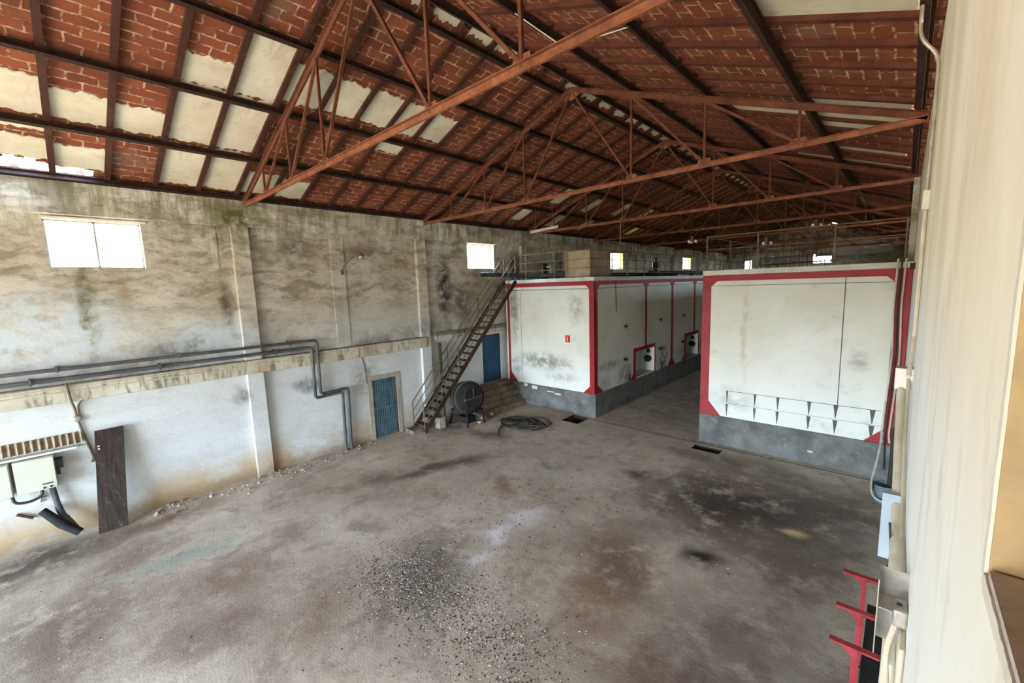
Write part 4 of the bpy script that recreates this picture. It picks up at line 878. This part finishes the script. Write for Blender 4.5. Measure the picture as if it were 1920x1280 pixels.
# leaning board
lb = thing('leaning_board', (-12.95, .35, 0), 'tall dark charred board leaning on the left wall', 'board')
m = MB(); t_ = Vector((-.36, .20, 2.26)); n_ = Vector((t_.z, 0, -t_.x)).normalized() * .05
m.prism([(-12.95, .11, 0), (-12.95, .60, 0), Vector((-12.95, .60, 0)) + t_, Vector((-12.95, .11, 0)) + t_], n_); m.build('board', M_wood, lb, bevel=.006)
pq = Vector((-12.95, .13, 0)) + t_ * .84 + n_
MB().box(pq + Vector((0, .02, 0)), pq + Vector((.012, .055, .03))).build('label_tag', M_white, lb); MB().box(pq + Vector((0.012, .02, -.06)), pq + Vector((.024, .055, -.03))).build('label_tag', M_white, lb)

# floodlight battens and pendant lamps in the roof
def batten(p, q, lab):
    T = thing('batten_light', p, lab, 'lamp', 'unlit tube lights under the roof'); MB().beam(p, q, .14, .05).build('housing', M_metal, T)
    a, b = Vector(p), Vector(q); MB().tube([a + Vector((0, 0, -.05)), b + Vector((0, 0, -.05))], .02, 8).build('tube', M_white, T)
    for f in (.2, .8): c = a.lerp(b, f); MB().beam(c, (c.x, c.y, zc(c.x) + .06), .015, .015).build('hanger', M_rail, T)
batten((-11.75, 14.0, 7.45), (-10.75, 14.6, 7.62), 'pale tube light near the eave above the stair')
def pendant(x, y, z, lab):
    T = thing('pendant_lamp', (x, y, z), lab, 'lamp', 'pendant lamps over the tanks')
    MB().tube([(x, y, z + .12), (x, y, TIE)], .008, 6).build('cord', M_blackc, T); shd = MB().lathe((x, y, z + .12), (0, 0, -1), [(0, .03), (.1, .04), (.16, .10), (.18, .10)], 12).build('lamp_shade', M_rail, T)
    for k in range(3): a = 2 * PI * k / 3; MB().lathe((x + .10 * math.cos(a), y + .1 * math.sin(a), z - .02), (math.cos(a) * .6, math.sin(a) * .6, -1), [(0, .03), (.05, .05), (.1, .03)], 10).build('bulb', M_white, shd)
pendant(-5.62, TY[2] , 6.62, 'three-bulb pendant lamp over the corridor edge'); pendant(-3.31, TY[2], 6.35, 'three-bulb pendant lamp above the right tank')
pendant(-2.05, TY[2], 6.75, 'three-bulb pendant lamp nearest the right wall'); 
hk = MB().tube([(-8.41, TY[2], TIE), (-8.41, TY[2], 6.8), (-8.36, TY[2], 6.72), (-8.31, TY[2], 6.78)], .015, 6); tag(hk.build('hanging_hook', M_metal), 'pale rod with a hook hanging over the tan water tank', 'hook')
cbl = MB().tube([(-4.9, 5.6, zc(-4.9) + .05), (-4.3, 5.9, 9.0), (-3.9, 6.1, 8.95), (-3.25, 6.3, zc(-3.25) + .08)], .010, 5); tag(cbl.build('sagging_cable', M_cable), 'thin pale cable sagging under the right roof slope', 'cable')

# ------------------------------------------------------------------ right wall fittings
c1 = thing('wall_conduit', (RX, 6.0, 5.9), 'long thin conduit rising up the right wall to the roof', 'conduit')
MB().tube(roundpath([(-.05, 6.0, zc(-.05) + .05), (-.05, 6.0, 7.45), (RX - .02, 6.0, 7.25), (RX - .02, 6.0, 6.0)], .12, 5), .016, 8).build('conduit', M_metal, c1)
MB().box((RX - .05, 5.93, 5.82), (RX, 6.07, 6.0)).build('junction_box', M_cab, c1)
MB().tube([(RX - .02, 6.0, 5.82), (RX - .02, 6.0, 4.55), (RX - .04, 5.6, 4.2)], .019, 8).build('conduit', M_cable, c1)
fd = thing('drain_pipe', (RX - .07, 3.6, 0), 'fat stained cream pipe running down the right wall', 'pipe')
MB().tube([(.035, 6.0, 4.05), (.05, 5.5, 3.6), (.07, 4.6, 3.12), (.075, 4.1, 3.03), (.072, 3.35, 2.72), (.065, 3.2, 2.3), (.065, 3.2, 0)], .036, 14).build('pipe', M_cable, fd)
MB().box((-.02, 5.92, 4.0), (RX, 6.08, 4.22)).build('inlet_box', M_metal, fd)
MB().lathe((.065, 3.2, 1.9), (0, 0, 1), [(0, .045), (.12, .045)], 14).build('pipe_collar', M_cable, fd)
fd2 = thing('drain_pipe', (RX - .03, 3.2, 0), 'thin stained cream pipe beside the fat one on the right wall', 'pipe')
MB().tube([(.085, 6.05, 4.2), (.09, 5.2, 3.6), (.10, 4.0, 3.33), (.104, 3.2, 3.38), (.104, 2.75, 3.28), (.10, 2.7, 2.9), (.10, 2.7, 0)], .015, 10).build('pipe', M_cable, fd2)
bk = thing('cable_bracket', (RX, 2.95, 3.3), 'folded sheet-metal cable bracket with a bolt hole on the right wall', 'bracket')
m = MB(); m.box((RX - .125, 2.86, 3.12), (RX - .12, 3.02, 3.56)); m.box((RX - .125, 3.02, 3.12), (RX, 3.025, 3.56)); m.box((RX - .12, 2.86, 3.40), (RX - .02, 3.02, 3.405)); m.build('side_plate', M_metal, bk)
m = MB(); m.box((RX - .06, 2.80, 3.36), (RX, 2.92, 3.46)); clmp = m.build('clamp', M_metal, bk, bevel=.012)
MB().lathe((RX - .035, 2.86, 3.46), (0, 0, 1), [(0, .012), (.004, .012)], 12).build('bolt', M_black, clmp)
MB().tube(roundpath([(RX - .045, 2.82, 3.38), (RX - .075, 2.80, 3.2), (RX - .045, 2.82, 2.8), (RX - .035, 2.9, 2.2)], .15, 5), .014, 8).build('cable', M_cable, bk)
bs = MB().tube(roundpath([(.03, 4.4, 3.20), (.045, 4.35, 3.05), (.05, 4.3, 2.93), (.02, 4.4, 2.70)], .2, 5), .009, 6); tag(bs.build('loose_cable', M_blackc), 'loose black cable bowing off the right wall above the bracket', 'cable')
wb = MB().box((RX - .15, 4.75, 2.7), (RX - .0, 4.79, 3.30)); tag(wb.build('wall_panel', M_pale), 'narrow pale blue panel edge behind the fat pipe', 'panel')
# cables running down the red band of the right tank
for xx, r_, mt, lab in ((-.16, .022, M_cable, 'pink-white cable down the red band of the right tank, left one'), (-.02, .02, M_cable, 'pale cable down the red band of the right tank, right one'), (-.09, .018, M_blackc, 'black cable crossing over the red band of the right tank')):
    m = MB().tube(roundpath([(xx, TF - .06, TH + .12), (xx - .02, TF - .06, 4.4), (xx + .03, TF - .06, 3.2), (xx - .05, TF - .06, 1.2), (xx - .02, TF - .08, .3 if mt is M_blackc else 1.0)], .3, 4), r_, 7); tag(m.build('tank_cable', mt), lab, 'cable', 'cables on the red band')
hb = MB().box((RX - .08, 11.4, 5.28), (RX, 11.6, 5.40)); tag(hb.build('steel_stub', M_stringer), 'small rusty steel stub poking from the right wall', 'stub')
# hose reel and grey tub hanging by the right tank corner
hr = thing('wall_tub', (-.02, 11.2, .7), 'grey-blue half-round tub hung on the right wall beside the right tank', 'tub')
m = MB(); prof = [(.0, .16), (.04, .20), (.38, .24), (.40, .25), (.38, .22), (.06, .17)]
m.lathe((-.06, 11.2, .50), (0, 0, 1), [(0, .02)] + [(a_, b_ * .72) for a_, b_ in prof] + [(.06, .02)], 20); m.build('tub', M_blue, hr)
MB().box((-.26, 11.12, .74), (-.22, 11.28, .9)).build('bracket', M_stringer, hr)
MB().tube(roundpath([(-.15, 11.2, 2.0), (-.19, 11.0, 1.5), (-.27, 10.98, .95), (-.23, 10.96, .66), (.04, 10.96, .58)], .25, 6), .02, 8).build('hose', M_metal, hr)
MB().box((RX - .12, 11.6, .35), (RX, 12.6, 2.0)).build('back_board', M_teal, hr)
MB().tube([(.04, 11.3, 2.1), (.03, 11.3, .9)], .05, 8).build('hose_end', M_blackc, hr)

# red steel frames against the right wall
for i, (yy, lab) in enumerate(((5.35, 'red T-shaped steel stand by the right wall, nearest of the three'), (6.0, 'red T-shaped steel stand by the right wall, middle of the three'), (6.78, 'red T-shaped steel stand by the right wall, farthest of the three'))):
    T = thing('steel_stand', (-.12, yy, 0), lab, 'stand', 'red steel stands along the right wall'); z_ = 1.28
    m = MB(); m.beam((-.37, yy, z_), (.05, yy, z_), .07, .012); m.beam((-.37, yy + .035, z_ - .03), (.05, yy + .035, z_ - .03), .008, .07); m.build('top_bar', M_redsteel, T)
    MB().beam((-.15, yy, 0), (-.15, yy, z_), .05, .045).build('post', M_redsteel, T)
    MB().prism([(-.30, yy - .004, z_), (-.15, yy - .004, z_), (-.15, yy - .004, z_ - .15)], (0, .008, 0)).build('gusset', M_redsteel, T)
    MB().box((-.21, yy - .06, 0), (-.09, yy + .06, .012)).build('foot_plate', M_redsteel, T)
sd = MB().box((-.10, 5.42, .02), (.08, 6.9, .85)); tag(sd.build('stand_shade_block', M_mixer), 'dark block added for the shade between the red stands', 'shade block')  # dark box put in where only shade lies between the stands

# ------------------------------------------------------------------ debris
def chips(name, n, fn, smin, smax, mat, lab, seed):
    r_ = random.Random(seed); m = MB()
    for _ in range(n):
        x, y = fn(r_); s = smin + (smax - smin) * r_.random() ** 2.5; a = r_.random() * PI; e = .4 + .6 * r_.random(); h = s * (.25 + .4 * r_.random())
        ca, sa = math.cos(a), math.sin(a); q = []
        for u, v in ((-1, -.7), (.2, -1), (1, -.2), (.5, .9), (-.8, .7)): u *= s; v *= s * e; q.append((x + u * ca - v * sa, y + u * sa + v * ca))
        m.add([(a_, b_, .001) for a_, b_ in q] + [(x, y, h)], [(0, 1, 5), (1, 2, 5), (2, 3, 5), (3, 4, 5), (4, 0, 5)])
    return tag(m.build(name, mat), lab, 'debris', None, 'stuff')
def pile(r_):
    k = r_.random()
    if k < .42: c, s = (-6.55, 3.75), (.50, .42)
    elif k < .62: c, s = (-5.4, 3.95), (.42, .4)
    elif k < .90: c, s = (-4.15, 3.85), (.6, .42)
    else: c, s = (-5.9, 4.6), (1.3, .9)
    return (c[0] + r_.gauss(0, s[0]), c[1] + r_.gauss(0, s[1]))
chips('bird_droppings', 4200, pile, .004, .020, M_chip1, 'pale bird droppings and shell bits scattered on the floor', 21)
chips('dark_grit', 6500, pile, .004, .019, M_chip2, 'dark grit mixed among the pale droppings', 22)
def p2(r_): return (-7.0 + r_.gauss(0, 1.1), 6.6 + r_.gauss(0, 1.0)) if r_.random() < .5 else (-6.3 + r_.gauss(0, 1.0), 8.4 + r_.gauss(0, .6))
chips('leaf_crumbs', 420, p2, .008, .03, M_chip2, 'dark leaf crumbs across the middle of the floor', 23)
def allf(r_): return (-13 + 13 * r_.random(), -2 + 15 * r_.random())
chips('floor_specks', 500, allf, .006, .022, M_chip1, 'white specks strewn over the whole floor', 24)
chips('floor_grit', 700, allf, .006, .022, M_chip2, 'dark specks strewn over the whole floor', 25)
def edge(r_): return (W + .08 + abs(r_.gauss(0, .32)), .8 + 6.2 * r_.random())
m = MB(); r5 = random.Random(31)
for _ in range(260):
    x, y_ = edge(r5); s = .012 + .045 * r5.random() ** 2.5; rock(m, (max(x, -13.34), y_, s * .25), (s, s * 1.2, s * .7), r5)
tag(m.build('plaster_rubble', M_rubble), 'fallen plaster crumbs along the foot of the left wall', 'rubble', None, 'stuff')
